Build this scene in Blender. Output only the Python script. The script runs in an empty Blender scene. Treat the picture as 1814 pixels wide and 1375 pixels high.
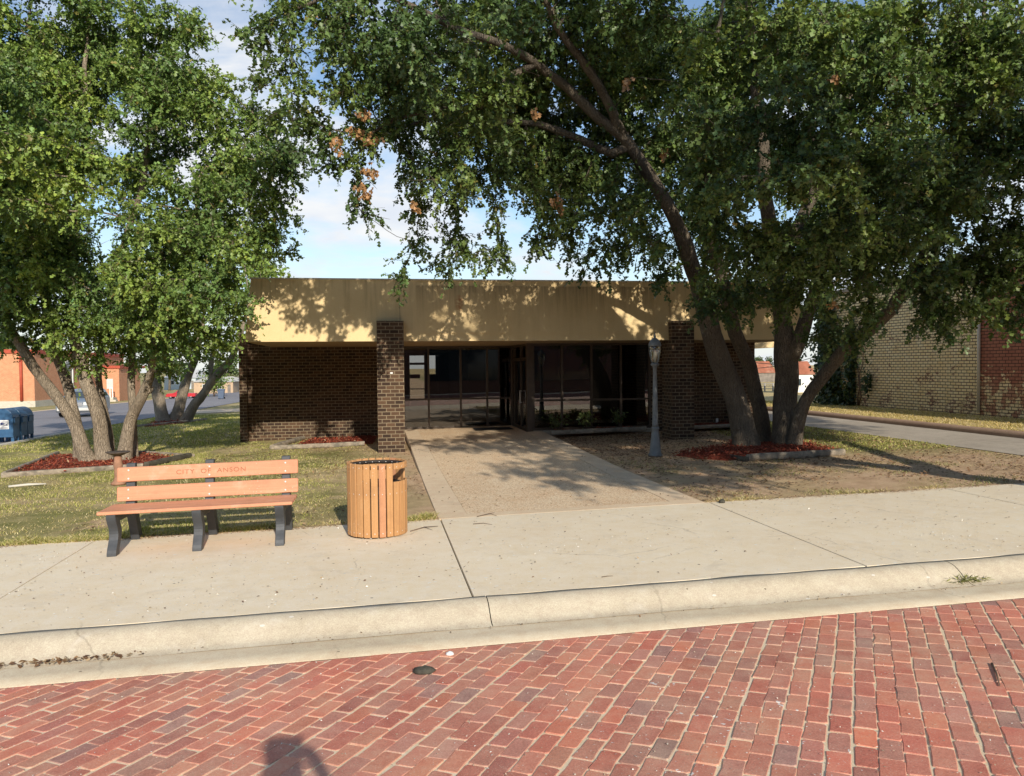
import bpy, math, random
import numpy as np
from mathutils import Vector, Matrix, noise as mnoise

random.seed(7)
rng = np.random.default_rng(11)
scene = bpy.context.scene
col = scene.collection
R = math.radians

# ------------------------------------------------------------------ camera geometry
CAM = np.array([0.0, 0.0, 2.0])
YAW, PITCH, ROLL = R(9.6), math.atan(37.5 / 1410.0), 0.0097
FOC = 1410.0
_f = np.array([math.sin(YAW) * math.cos(PITCH), math.cos(YAW) * math.cos(PITCH), -math.sin(PITCH)])
_r0 = np.array([math.cos(YAW), -math.sin(YAW), 0.0])
_u0 = np.cross(_r0, _f)
_r = _r0 * math.cos(ROLL) - _u0 * math.sin(ROLL)
_u = _u0 * math.cos(ROLL) + _r0 * math.sin(ROLL)


def ray(u, v):
    return _f + _r * ((u - 907.0) / FOC) - _u * ((v - 687.5) / FOC)


def P(u, v, d):
    """point of the place seen at (u, v) of the photo at depth d metres"""
    return CAM + ray(u, v) * d


def G(x, y):
    """height of the terrain: it climbs to the right and falls away behind the lot"""
    fall = 0.012 * min(max(y - 28.0, 0.0), 75.0)
    return 0.02 * min(max(x, -80.0), 40.0) - fall


def GP(u, v, dz=0.0):
    """ground point under a photo position"""
    q = ray(u, v)
    lo, hi = 0.5, 400.0
    for _ in range(60):
        m = 0.5 * (lo + hi)
        p = CAM + q * m
        if p[2] > G(p[0], p[1]) + dz:
            lo = m
        else:
            hi = m
    p = CAM + q * lo
    return p, lo


# ------------------------------------------------------------------ scene object helpers
def tag(o, label=None, cat=None, group=None, kind=None):
    if label: o['label'] = label
    if cat: o['category'] = cat
    if group: o['group'] = group
    if kind: o['kind'] = kind
    return o


def empty(name, loc, rz=0.0, label=None, cat=None, group=None):
    o = bpy.data.objects.new(name, None)
    col.objects.link(o)
    o.location = loc
    o.rotation_euler = (0, 0, rz)
    o.empty_display_size = 0.2
    return tag(o, label, cat, group)


def copy_tree(o, parent=None):
    c = o.copy()
    col.objects.link(c)
    c.parent = parent
    for ch in list(o.children):
        copy_tree(ch, c)
    return c


class MB:
    def __init__(s):
        s.v, s.f, s.sm = [], [], []

    def add(s, vs, fs, smooth=False):
        b = len(s.v)
        s.v.extend([tuple(map(float, p)) for p in vs])
        s.f.extend([tuple(i + b for i in f) for f in fs])
        s.sm.extend([smooth] * len(fs))
        return s

    def box(s, x0, x1, y0, y1, z0, z1, sk=None):
        vs = [(x0, y0, z0), (x1, y0, z0), (x1, y1, z0), (x0, y1, z0), (x0, y0, z1), (x1, y0, z1), (x1, y1, z1), (x0, y1, z1)]
        if sk: vs = [sk(*p) for p in vs]
        return s.add(vs, [(0, 3, 2, 1), (4, 5, 6, 7), (0, 1, 5, 4), (1, 2, 6, 5), (2, 3, 7, 6), (3, 0, 4, 7)])

    def cbox(s, x0, x1, y0, y1, z0, z1, c=0.01):
        """box with chamfered vertical and horizontal edges"""
        c = min(c, 0.45 * (x1 - x0), 0.45 * (y1 - y0), 0.45 * (z1 - z0))
        def ring(i, z):
            a0, a1, b0, b1 = x0 + i, x1 - i, y0 + i, y1 - i
            return [(a0 + c, b0, z), (a1 - c, b0, z), (a1, b0 + c, z), (a1, b1 - c, z), (a1 - c, b1, z), (a0 + c, b1, z), (a0, b1 - c, z), (a0, b0 + c, z)]
        vs = ring(c, z0) + ring(0, z0 + c) + ring(0, z1 - c) + ring(c, z1)
        fs = [tuple(reversed(range(8))), tuple(range(24, 32))]
        for k in range(3):
            for i in range(8):
                j = (i + 1) % 8
                fs.append((8 * k + i, 8 * k + j, 8 * k + 8 + j, 8 * k + 8 + i))
        return s.add(vs, fs)

    def prism(s, poly, axis, a, b):
        """poly: list of 2D points; axis 'x','y','z' = extrusion axis from a to b"""
        def pt(p, t):
            return (t, p[0], p[1]) if axis == 'x' else ((p[0], t, p[1]) if axis == 'y' else (p[0], p[1], t))
        n = len(poly)
        vs = [pt(p, a) for p in poly] + [pt(p, b) for p in poly]
        fs = [tuple(range(n)), tuple(range(2 * n - 1, n - 1, -1))]
        for i in range(n):
            j = (i + 1) % n
            fs.append((i, i + n, j + n, j))
        return s.add(vs, fs)

    def tube(s, pts, rad, n=8, cap=True, smooth=True, wob=0.0):
        pts = [np.array(p, float) for p in pts]
        m = len(pts)
        if not hasattr(rad, '__len__'): rad = [rad] * m
        vs, fs = [], []
        ref = None
        for i in range(m):
            t = pts[min(i + 1, m - 1)] - pts[max(i - 1, 0)]
            t = t / (np.linalg.norm(t) + 1e-9)
            if ref is None:
                ref = np.array([0, 0, 1.0]) if abs(t[2]) < 0.9 else np.array([1.0, 0, 0])
            a = np.cross(t, ref); a /= (np.linalg.norm(a) + 1e-9)
            b = np.cross(a, t)
            ref = b
            for k in range(n):
                th = 2 * math.pi * k / n
                r = rad[i]
                if wob:
                    q = pts[i] + (a * math.cos(th) + b * math.sin(th)) * r
                    r *= 1 + wob * (mnoise.noise(Vector((q[0] * 3.1, q[1] * 3.1, q[2] * 0.9))) + 0.5 * mnoise.noise(Vector((q[0] * 9, q[1] * 9, q[2] * 3))))
                vs.append(pts[i] + a * (r * math.cos(th)) + b * (r * math.sin(th)))
        for i in range(m - 1):
            for k in range(n):
                j = (k + 1) % n
                fs.append((i * n + k, i * n + j, (i + 1) * n + j, (i + 1) * n + k))
        if cap and n > 2:
            fs.append(tuple(reversed(range(n))))
            fs.append(tuple(range((m - 1) * n, m * n)))
        return s.add(vs, fs, smooth)

    def lathe(s, prof, c=(0, 0, 0), n=24, smooth=True, axis='z'):
        vs, fs = [], []
        for r, z in prof:
            for k in range(n):
                th = 2 * math.pi * k / n
                p = (r * math.cos(th), r * math.sin(th), z)
                if axis == 'x': p = (p[2], p[0], p[1])
                if axis == 'y': p = (p[0], p[2], p[1])
                vs.append((c[0] + p[0], c[1] + p[1], c[2] + p[2]))
        m = len(prof)
        for i in range(m - 1):
            for k in range(n):
                j = (k + 1) % n
                fs.append((i * n + k, i * n + j, (i + 1) * n + j, (i + 1) * n + k))
        fs.append(tuple(reversed(range(n))))
        fs.append(tuple(range((m - 1) * n, m * n)))
        return s.add(vs, fs, smooth)

    def build(s, name, mat, parent=None, bevel=0.0, rel=True, fixn=True):
        """vertices given in the place's coordinates are moved into the parent's when rel"""
        me = bpy.data.meshes.new(name)
        off = parent_off(parent) if (rel and parent is not None) else np.zeros(3)
        me.from_pydata([(p[0] - off[0], p[1] - off[1], p[2] - off[2]) for p in s.v], [], s.f)
        me.polygons.foreach_set('use_smooth', s.sm)
        if fixn:
            import bmesh
            bm = bmesh.new(); bm.from_mesh(me)
            bmesh.ops.recalc_face_normals(bm, faces=bm.faces)
            bm.to_mesh(me); bm.free()
        me.update()
        return link(name, me, mat, parent, bevel)


def parent_off(p):
    o = np.zeros(3)
    while p is not None:
        o += np.array(p.location)
        p = p.parent
    return o


def link(name, me, mat, parent=None, bevel=0.0):
    o = bpy.data.objects.new(name, me)
    col.objects.link(o)
    if mat is not None: me.materials.append(mat)
    if parent is not None: o.parent = parent
    if bevel:
        b = o.modifiers.new('bevel', 'BEVEL'); b.width = bevel; b.segments = 2; b.limit_method = 'ANGLE'
    return o


def np_mesh(name, verts, faces_n, mat, parent=None, tint=None, smooth=False, loops=None, rel=True):
    """big meshes straight from arrays. faces_n: (F,k) int array, all faces k-sided"""
    off = parent_off(parent) if (rel and parent is not None) else np.zeros(3)
    verts = np.asarray(verts, np.float32) - off.astype(np.float32)
    F, k = faces_n.shape
    me = bpy.data.meshes.new(name)
    me.vertices.add(len(verts)); me.vertices.foreach_set('co', verts.ravel())
    me.loops.add(F * k); me.loops.foreach_set('vertex_index', faces_n.astype(np.int32).ravel())
    me.polygons.add(F); me.polygons.foreach_set('loop_start', np.arange(0, F * k, k, dtype=np.int32))
    if smooth: me.polygons.foreach_set('use_smooth', np.ones(F, bool))
    me.update(calc_edges=True)
    if tint is not None:
        ca = me.color_attributes.new('tint', 'FLOAT_COLOR', 'POINT')
        c = np.ones((len(verts), 4), np.float32); c[:, :3] = tint
        ca.data.foreach_set('color', c.ravel())
    return link(name, me, mat, parent)


# ------------------------------------------------------------------ materials
def srgb(r, g, b):
    f = lambda c: (c / 255.0 / 12.92) if c / 255.0 <= 0.04045 else ((c / 255.0 + 0.055) / 1.055) ** 2.4
    return (f(r), f(g), f(b), 1.0)


class NT:
    def __init__(s, name):
        s.m = bpy.data.materials.new(name); s.m.use_nodes = True
        s.t = s.m.node_tree; s.n = s.t.nodes
        s.b = s.n['Principled BSDF']; s.out = s.n['Material Output']
        s.b.inputs['Specular IOR Level'].default_value = 0.3

    def L(s, a, b): s.t.links.new(a, b)

    def node(s, typ, **kw):
        n = s.n.new(typ)
        for k, v in kw.items():
            setattr(n, k, v)
        return n

    def pos(s):
        return s.node('ShaderNodeNewGeometry').outputs['Position']

    def obj(s):
        return s.node('ShaderNodeTexCoord').outputs['Object']

    def mapping(s, vec, scale=(1, 1, 1), rot=(0, 0, 0), loc=(0, 0, 0)):
        m = s.node('ShaderNodeMapping')
        m.inputs['Scale'].default_value = scale; m.inputs['Rotation'].default_value = rot; m.inputs['Location'].default_value = loc
        s.L(vec, m.inputs['Vector'])
        return m.outputs['Vector']

    def noise(s, vec, scale, detail=4, rough=0.55, dist=0.0, out='Fac'):
        n = s.node('ShaderNodeTexNoise')
        n.inputs['Scale'].default_value = scale; n.inputs['Detail'].default_value = detail
        n.inputs['Roughness'].default_value = rough; n.inputs['Distortion'].default_value = dist
        s.L(vec, n.inputs['Vector'])
        return n.outputs[out]

    def voro(s, vec, scale, feature='F1', out='Distance', rnd=1.0):
        n = s.node('ShaderNodeTexVoronoi', feature=feature)
        n.inputs['Scale'].default_value = scale; n.inputs['Randomness'].default_value = rnd
        s.L(vec, n.inputs['Vector'])
        return n.outputs[out]

    def ramp(s, fac, stops, interp='LINEAR'):
        r = s.node('ShaderNodeValToRGB'); r.color_ramp.interpolation = interp
        els = r.color_ramp.elements
        while len(els) < len(stops): els.new(0.5)
        for e, (p, c) in zip(els, stops):
            e.position = p
            e.color = c if hasattr(c, '__len__') else (c, c, c, 1)
        s.L(fac, r.inputs['Fac'])
        return r.outputs['Color']

    def mix(s, fac, a, b, mode='MIX'):
        m = s.node('ShaderNodeMix', data_type='RGBA', blend_type=mode)
        for inp, val in ((m.inputs[0], fac), (m.inputs[6], a), (m.inputs[7], b)):
            if hasattr(val, 'is_linked'): s.L(val, inp)
            elif hasattr(val, '__len__'): inp.default_value = val if len(val) == 4 else (*val, 1)
            else: inp.default_value = val
        return m.outputs[2]

    def math(s, op, a, b=0.0, clamp=False):
        m = s.node('ShaderNodeMath', operation=op, use_clamp=clamp)
        for inp, val in ((m.inputs[0], a), (m.inputs[1], b)):
            if hasattr(val, 'is_linked'): s.L(val, inp)
            else: inp.default_value = val
        return m.outputs[0]

    def sep(s, vec):
        n = s.node('ShaderNodeSeparateXYZ'); s.L(vec, n.inputs[0]); return n.outputs

    def bump(s, h, strength=0.4, dist=0.01, normal=None):
        b = s.node('ShaderNodeBump'); b.inputs['Strength'].default_value = strength; b.inputs['Distance'].default_value = dist
        s.L(h, b.inputs['Height'])
        if normal is not None: s.L(normal, b.inputs['Normal'])
        s.L(b.outputs['Normal'], s.b.inputs['Normal'])
        return b.outputs['Normal']

    def color(s, c):
        if hasattr(c, 'is_linked'): s.L(c, s.b.inputs['Base Color'])
        else: s.b.inputs['Base Color'].default_value = c if len(c) == 4 else (*c, 1)

    def rough(s, r):
        if hasattr(r, 'is_linked'): s.L(r, s.b.inputs['Roughness'])
        else: s.b.inputs['Roughness'].default_value = r


def mat_plain(name, c, rough=0.6, var=0.18, scale=6.0, bump=0.15, metal=0.0, spec=0.3, obj=True, c2=None):
    t = NT(name)
    vec = t.obj() if obj else t.pos()
    n = t.noise(vec, scale, 6, 0.6)
    lo = tuple(x * (1 - var) for x in c[:3]); hi = tuple(min(1, x * (1 + var)) for x in c[:3])
    base = t.ramp(n, [(0.3, (*lo, 1)), (0.7, (*hi, 1))])
    if c2 is not None:
        n2 = t.noise(vec, scale * 0.4, 5, 0.65)
        base = t.mix(t.ramp(n2, [(0.52, 0.0), (0.66, 1.0)]), base, c2)
    t.color(base); t.rough(rough)
    t.b.inputs['Metallic'].default_value = metal; t.b.inputs['Specular IOR Level'].default_value = spec
    if bump: t.bump(t.noise(vec, scale * 12, 3), bump, 0.004)
    return t.m


def mat_tint(name, rough=0.6, spec=0.3, transl=0.0, noise_amt=0.0, bump=0.0):
    """colour from the mesh's own 'tint' attribute"""
    t = NT(name)
    a = t.node('ShaderNodeAttribute', attribute_name='tint')
    c = a.outputs['Color']
    if noise_amt:
        n = t.noise(t.pos(), 40, 5, 0.7)
        c = t.mix(noise_amt, c, t.ramp(n, [(0.3, 0.2), (0.7, 0.95)]), 'OVERLAY')
    t.color(c); t.rough(rough); t.b.inputs['Specular IOR Level'].default_value = spec
    if bump: t.bump(t.noise(t.pos(), 60, 4), bump, 0.004)
    if transl:
        tr = t.node('ShaderNodeBsdfTranslucent')
        cc = t.mix(1.0, c, (1.35, 1.5, 0.55, 1), 'MULTIPLY')
        t.L(cc, tr.inputs['Color'])
        mx = t.node('ShaderNodeMixShader'); mx.inputs[0].default_value = transl
        t.L(t.b.outputs[0], mx.inputs[1]); t.L(tr.outputs[0], mx.inputs[2])
        t.L(mx.outputs[0], t.out.inputs['Surface'])
    return t.m


def wall_uv(t):
    """brick coordinates on any axis-aligned wall: along the wall and up"""
    g = t.node('ShaderNodeNewGeometry')
    p = t.sep(g.outputs['Position']); n = t.sep(g.outputs['True Normal'])
    ax = t.math('ABSOLUTE', n[0]); k = t.math('GREATER_THAN', ax, 0.5)
    u = t.math('ADD', t.math('MULTIPLY', p[1], k), t.math('MULTIPLY', p[0], t.math('SUBTRACT', 1.0, k)))
    c = t.node('ShaderNodeCombineXYZ')
    t.L(u, c.inputs[0]); t.L(p[2], c.inputs[1])
    return c.outputs[0], g.outputs['Position']


def mat_brick(name, c1, c2, mortar, bw, bh, ms=0.012, bumpd=0.01, extra=None, smooth=0.15, bias=0.0, rough=0.85):
    t = NT(name)
    uv, pos = wall_uv(t)
    wob = t.mix(0.004, uv, t.noise(pos, 9, 3, 0.6, out='Color'), 'ADD')
    b = t.node('ShaderNodeTexBrick')
    b.inputs['Scale'].default_value = 1.0
    b.inputs['Brick Width'].default_value = bw; b.inputs['Row Height'].default_value = bh
    b.inputs['Mortar Size'].default_value = ms; b.inputs['Mortar Smooth'].default_value = smooth; b.inputs['Bias'].default_value = bias
    b.inputs['Color1'].default_value = c1; b.inputs['Color2'].default_value = c2; b.inputs['Mortar'].default_value = mortar
    t.L(wob, b.inputs['Vector'])
    c = b.outputs['Color']
    n = t.noise(pos, 3.0, 6, 0.65)
    c = t.mix(0.35, c, t.ramp(n, [(0.25, 0.25), (0.75, 0.8)]), 'OVERLAY')
    n2 = t.noise(pos, 45, 4, 0.7)
    c = t.mix(0.3, c, t.ramp(n2, [(0.2, 0.2), (0.8, 0.85)]), 'OVERLAY')
    if extra: c = extra(t, c, pos, b)
    t.color(c); t.rough(rough)
    h = t.math('SUBTRACT', t.math('MULTIPLY', n2, 0.35), b.outputs['Fac'])
    t.bump(h, 0.7, bumpd)
    return t.m


def mat_concrete(name, lo, hi, speck=0.5, white=0.0, scale=1.0, stain=None):
    t = NT(name)
    p = t.pos()
    n1 = t.noise(p, 0.7 * scale, 6, 0.6); n2 = t.noise(p, 6 * scale, 6, 0.7); n3 = t.noise(p, 95, 5, 0.8)
    c = t.ramp(n1, [(0.25, lo), (0.75, hi)])
    c = t.mix(0.35, c, t.ramp(n2, [(0.25, 0.3), (0.75, 0.72)]), 'OVERLAY')
    c = t.mix(min(1.0, speck * 1.5), c, t.ramp(n3, [(0.25, 0.2), (0.75, 0.8)]), 'OVERLAY')
    if stain:
        ns = t.noise(p, 2.3, 5, 0.7, 0.6)
        c = t.mix(t.ramp(ns, [(0.56, 0.0), (0.75, 0.55)]), c, stain)
    wp = t.mix(0.35, p, t.noise(p, 1.3, 5, 0.65, out='Color'), 'ADD')
    ck = t.voro(wp, 0.33, 'DISTANCE_TO_EDGE')
    cm = t.ramp(t.noise(t.mapping(p, loc=(2, 9, 0)), 0.6, 2), [(0.50, 0.0), (0.60, 0.38)])
    c = t.mix(t.math('MULTIPLY', t.ramp(ck, [(0.0010, 1.0), (0.0034, 0.0)]), cm), c, (0.16, 0.12, 0.09, 1))
    gm = t.ramp(t.noise(t.mapping(p, loc=(11, 4, 0)), 1.9, 6, 0.72), [(0.54, 0.0), (0.78, 0.24)])
    c = t.mix(gm, c, tuple(0.55 * q for q in lo[:3]))
    # dark pits and pale droppings
    v = t.voro(p, 5.5); sel = t.noise(p, 1.1, 2)
    spot = t.math('MULTIPLY', t.math('LESS_THAN', v, 0.075), t.math('GREATER_THAN', sel, 0.56))
    c = t.mix(t.math('MULTIPLY', spot, 0.7), c, (0.12, 0.09, 0.06, 1))
    if white:
        v2 = t.voro(t.mapping(p, (1, 1.7, 1)), 4.3); sel2 = t.noise(t.mapping(p, loc=(7, 3, 0)), 0.9, 3)
        sp2 = t.math('MULTIPLY', t.math('LESS_THAN', v2, 0.09), t.math('GREATER_THAN', sel2, 0.5))
        c = t.mix(t.math('MULTIPLY', sp2, white), c, (0.8, 0.78, 0.72, 1))
    t.color(c); t.rough(0.9); t.b.inputs['Specular IOR Level'].default_value = 0.2
    t.bump(t.math('ADD', n3, t.math('MULTIPLY', n2, 0.6)), 0.25, 0.006)
    return t.m


def mat_bark(name, lo, hi, dark):
    t = NT(name)
    p = t.pos()
    wv = t.mix(0.06, p, t.noise(p, 5, 4, 0.6, out='Color'), 'ADD')
    st = t.mapping(wv, (1, 1, 0.15))
    n1 = t.noise(p, 1.3, 5, 0.6); n2 = t.noise(st, 24, 7, 0.78, 1.6)
    cr = t.voro(st, 34, 'DISTANCE_TO_EDGE')
    patch = t.noise(t.mapping(p, loc=(5, 5, 5)), 2.6, 4, 0.6)
    c = t.ramp(n1, [(0.3, lo), (0.7, hi)])
    c = t.mix(0.65, c, t.ramp(n2, [(0.25, 0.12), (0.72, 0.8)]), 'OVERLAY')
    c = t.mix(t.math('MULTIPLY', t.ramp(cr, [(0.0, 0.55), (0.10, 0.0)]), t.ramp(patch, [(0.40, 0.15), (0.65, 0.8)])), c, dark)
    c = t.mix(t.ramp(n2, [(0.28, 0.7), (0.40, 0.0)]), c, dark)
    t.color(c); t.rough(0.95); t.b.inputs['Specular IOR Level'].default_value = 0.12
    t.bump(t.math('ADD', n2, t.math('MULTIPLY', t.ramp(cr, [(0.0, 0.0), (0.16, 1.0)]), 0.8)), 0.9, 0.035)
    return t.m


def mat_glass(name, tint=(0.60, 0.59, 0.56), refl=0.09):
    t = NT(name)
    t.n.remove(t.b)
    tr = t.node('ShaderNodeBsdfTransparent'); tr.inputs[0].default_value = (*tint, 1)
    gl = t.node('ShaderNodeBsdfGlossy'); gl.inputs['Roughness'].default_value = 0.0; gl.inputs['Color'].default_value = (0.9, 0.88, 0.85, 1)
    n = t.noise(t.pos(), 0.9, 2)
    bp = t.node('ShaderNodeBump'); bp.inputs['Strength'].default_value = 0.012; bp.inputs['Distance'].default_value = 0.05
    t.L(n, bp.inputs['Height']); t.L(bp.outputs[0], gl.inputs['Normal'])
    fr = t.node('ShaderNodeLayerWeight'); fr.inputs['Blend'].default_value = 0.35
    f = t.math('ADD', t.math('MULTIPLY', fr.outputs['Fresnel'], 0.5), refl, clamp=True)
    mx = t.node('ShaderNodeMixShader'); t.L(f, mx.inputs[0]); t.L(tr.outputs[0], mx.inputs[1]); t.L(gl.outputs[0], mx.inputs[2])
    t.L(mx.outputs[0], t.out.inputs['Surface'])
    return t.m


def mat_board(name, c, grain, dirty, worn):
    """recycled-plastic board: fine grain along its length, grime at random, rubbed and spattered places"""
    t = NT(name); o = t.obj(); p = t.pos()
    g = t.noise(t.mapping(o, grain), 1.6, 6, 0.7); n = t.noise(o, 3.5, 5, 0.65); f = t.noise(p, 130, 4, 0.75)
    col_ = t.ramp(g, [(0.28, tuple(0.80 * q for q in c) + (1,)), (0.72, tuple(min(1, 1.12 * q) for q in c) + (1,))])
    col_ = t.mix(t.ramp(n, [(0.54, 0.0), (0.74, 0.5)]), col_, (*dirty, 1))
    col_ = t.mix(t.ramp(t.noise(t.mapping(o, loc=(7, 1, 3)), 2.4, 5, 0.7), [(0.55, 0.0), (0.78, 0.55)]), col_, (*worn, 1))
    sp = t.math('MULTIPLY', t.math('LESS_THAN', t.voro(p, 26), 0.11), t.math('GREATER_THAN', t.noise(p, 3.1, 3), 0.55))
    col_ = t.mix(t.math('MULTIPLY', sp, 0.6), col_, (0.78, 0.70, 0.60, 1))
    col_ = t.mix(0.3, col_, t.ramp(f, [(0.2, 0.2), (0.8, 0.8)]), 'OVERLAY')
    t.color(col_); t.rough(t.ramp(n, [(0.3, 0.45), (0.7, 0.75)])); t.b.inputs['Specular IOR Level'].default_value = 0.3
    t.bump(t.math('ADD', g, f), 0.25, 0.004)
    return t.m


M = {}
M['sidewalk'] = mat_concrete('sidewalk_concrete', (0.785, 0.65, 0.465, 1), (0.85, 0.735, 0.55, 1), 0.35, 0.85, stain=(0.60, 0.51, 0.385, 1))
M['kerb'] = mat_concrete('kerb_concrete', (0.50, 0.42, 0.305, 1), (0.64, 0.555, 0.42, 1), 0.4, 0.6, 2.2, stain=(0.76, 0.70, 0.59, 1))
M['gutter'] = mat_concrete('gutter_concrete', (0.60, 0.49, 0.34, 1), (0.70, 0.59, 0.43, 1), 0.4, 0.1, 1.3, stain=(0.52, 0.36, 0.23, 1))
M['strip'] = mat_concrete('walk_border_concrete', (0.68, 0.515, 0.345, 1), (0.77, 0.60, 0.415, 1), 0.5, 0.3, stain=(0.62, 0.465, 0.315, 1))
M['sill'] = mat_concrete('sill_concrete', (0.30, 0.25, 0.19, 1), (0.42, 0.36, 0.27, 1), 0.4)
M['asphalt'] = mat_concrete('side_street_asphalt', (0.21, 0.20, 0.215, 1), (0.30, 0.285, 0.29, 1), 0.5, 0.0, 0.5, stain=(0.33, 0.29, 0.24, 1))
M['alley'] = mat_concrete('alley_concrete', (0.37, 0.315, 0.245, 1), (0.48, 0.415, 0.33, 1), 0.5, 0.0, 0.8, stain=(0.26, 0.22, 0.18, 1))
M['alley_kerb'] = mat_concrete('alley_kerb', (0.30, 0.19, 0.13, 1), (0.40, 0.27, 0.18, 1), 0.4)
M['plinth'] = mat_concrete('plinth', (0.50, 0.46, 0.38, 1), (0.62, 0.57, 0.47, 1), 0.3)


def _aggregate():
    t = NT('walk_aggregate'); p = t.pos()
    v = t.voro(p, 70, out='Color'); vd = t.voro(p, 70)
    hs = t.sep(v)
    c = t.ramp(hs[0], [(0.0, (0.48, 0.30, 0.165, 1)), (0.30, (0.70, 0.49, 0.30, 1)), (0.65, (0.82, 0.62, 0.40, 1)), (1.0, (0.88, 0.76, 0.57, 1))])
    n = t.noise(p, 1.1, 5, 0.65)
    c = t.mix(0.4, c, t.ramp(n, [(0.3, 0.32), (0.7, 0.66)]), 'OVERLAY')
    c = t.mix(t.ramp(vd, [(0.55, 0.0), (0.85, 0.5)]), c, (0.48, 0.34, 0.22, 1))
    t.color(c); t.rough(0.9); t.bump(t.math('SUBTRACT', 1.0, vd), 0.5, 0.008)
    return t.m


M['aggregate'] = _aggregate()


def _ground():
    t = NT('lawn_and_dirt'); p = t.pos(); s = t.sep(p)
    n1 = t.noise(p, 0.45, 6, 0.65, 0.4); n2 = t.noise(p, 3.2, 6, 0.7); n3 = t.noise(p, 55, 4, 0.75); n4 = t.noise(t.mapping(p, (1, 1, 1), loc=(31, 9, 0)), 0.9, 5, 0.6)
    dirt = t.ramp(n2, [(0.25, (0.40, 0.25, 0.15, 1)), (0.55, (0.61, 0.42, 0.265, 1)), (0.8, (0.73, 0.545, 0.36, 1))])
    straw = t.ramp(n2, [(0.25, (0.40, 0.31, 0.15, 1)), (0.7, (0.58, 0.46, 0.25, 1))])
    green = t.ramp(n2, [(0.25, (0.17, 0.17, 0.05, 1)), (0.75, (0.32, 0.29, 0.11, 1))])
    lawn = t.mix(t.ramp(n1, [(0.42, 0.0), (0.62, 1.0)]), green, straw)
    lawn = t.mix(t.ramp(n4, [(0.60, 0.0), (0.72, 0.9)]), lawn, dirt)
    # the lot in front of the entrance and right of the walk is bare; the verge past the alley is dry
    lx = t.math('ADD', s[0], t.math('MULTIPLY', t.math('SUBTRACT', n1, 0.5), 3.0))
    right = t.ramp(t.math('MULTIPLY', t.math('ADD', lx, 1.6), 0.4, clamp=True), [(0.0, 0.0), (1.0, 1.0)])
    far = t.ramp(t.math('MULTIPLY', t.math('SUBTRACT', s[0], 8.6), 0.8, clamp=True), [(0.0, 0.0), (1.0, 1.0)])
    gy = t.ramp(t.math('MULTIPLY', t.math('SUBTRACT', t.math('ADD', s[1], t.math('MULTIPLY', n1, 2.0)), 14.6), 0.8, clamp=True), [(0.0, 0.0), (1.0, 1.0)])
    bare = t.mix(t.ramp(n4, [(0.45, 0.0), (0.65, 0.55)]), dirt, straw)
    c = t.mix(right, lawn, bare)
    c = t.mix(t.math('MULTIPLY', far, gy), c, t.mix(t.ramp(n1, [(0.35, 0.15), (0.6, 0.75)]), green, straw))
    dry = t.ramp(t.math('MULTIPLY', t.math('SUBTRACT', s[0], 14.0), 3.0, clamp=True), [(0.0, 0.0), (1.0, 1.0)])
    c = t.mix(dry, c, t.ramp(n2, [(0.2, (0.46, 0.34, 0.15, 1)), (0.8, (0.62, 0.49, 0.25, 1))]))
    c = t.mix(0.45, c, t.ramp(n3, [(0.2, 0.15), (0.8, 0.85)]), 'OVERLAY')
    t.color(c); t.rough(0.95); t.b.inputs['Specular IOR Level'].default_value = 0.1
    t.bump(t.math('ADD', n3, n2), 0.6, 0.03)
    return t.m


M['ground'] = _ground()
M['sand'] = mat_concrete('joint_sand', (0.72, 0.57, 0.38, 1), (0.84, 0.70, 0.50, 1), 0.5, 0.2)


def _paver():
    t = NT('paver_brick'); p = t.pos()
    a = t.node('ShaderNodeAttribute', attribute_name='tint').outputs['Color']
    n1 = t.noise(p, 7, 6, 0.7); n2 = t.noise(p, 85, 5, 0.8); n3 = t.noise(p, 0.9, 5, 0.6)
    c = t.mix(0.35, a, t.ramp(n1, [(0.25, 0.25), (0.75, 0.75)]), 'OVERLAY')
    c = t.mix(0.6, c, t.ramp(n2, [(0.25, 0.12), (0.75, 0.9)]), 'OVERLAY')
    dust = t.math('MULTIPLY', t.ramp(n3, [(0.42, 0.08), (0.72, 0.6)]), t.ramp(n1, [(0.35, 0.15), (0.65, 1.0)]))
    c = t.mix(dust, c, (0.60, 0.44, 0.31, 1))
    grit = t.math('LESS_THAN', t.voro(p, 75), 0.20)
    c = t.mix(t.math('MULTIPLY', grit, t.ramp(n1, [(0.3, 0.1), (0.7, 0.8)])), c, (0.70, 0.60, 0.46, 1))
    soot = t.math('MULTIPLY', t.ramp(t.noise(t.mapping(p, loc=(4, 1, 0)), 1.4, 5, 0.65), [(0.60, 0.0), (0.78, 0.55)]), t.ramp(n1, [(0.3, 0.4), (0.6, 1.0)]))
    c = t.mix(soot, c, (0.20, 0.15, 0.12, 1))
    # spilt white paint
    n5 = t.noise(p, 2.2, 5, 0.7, 0.5)
    s = t.sep(p)
    zone = t.math('MULTIPLY', t.math('LESS_THAN', t.math('ABSOLUTE', t.math('SUBTRACT', s[0], 1.75)), 0.75), t.math('LESS_THAN', s[1], 4.9))
    wh = t.math('MULTIPLY', zone, t.math('GREATER_THAN', t.math('MULTIPLY', n5, t.noise(p, 17, 3)), 0.365))
    c = t.mix(t.math('MULTIPLY', wh, 0.85), c, (0.78, 0.75, 0.70, 1))
    t.color(c); t.rough(0.8); t.b.inputs['Specular IOR Level'].default_value = 0.3
    t.bump(t.math('ADD', n2, n1), 0.4, 0.006)
    return t.m


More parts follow.
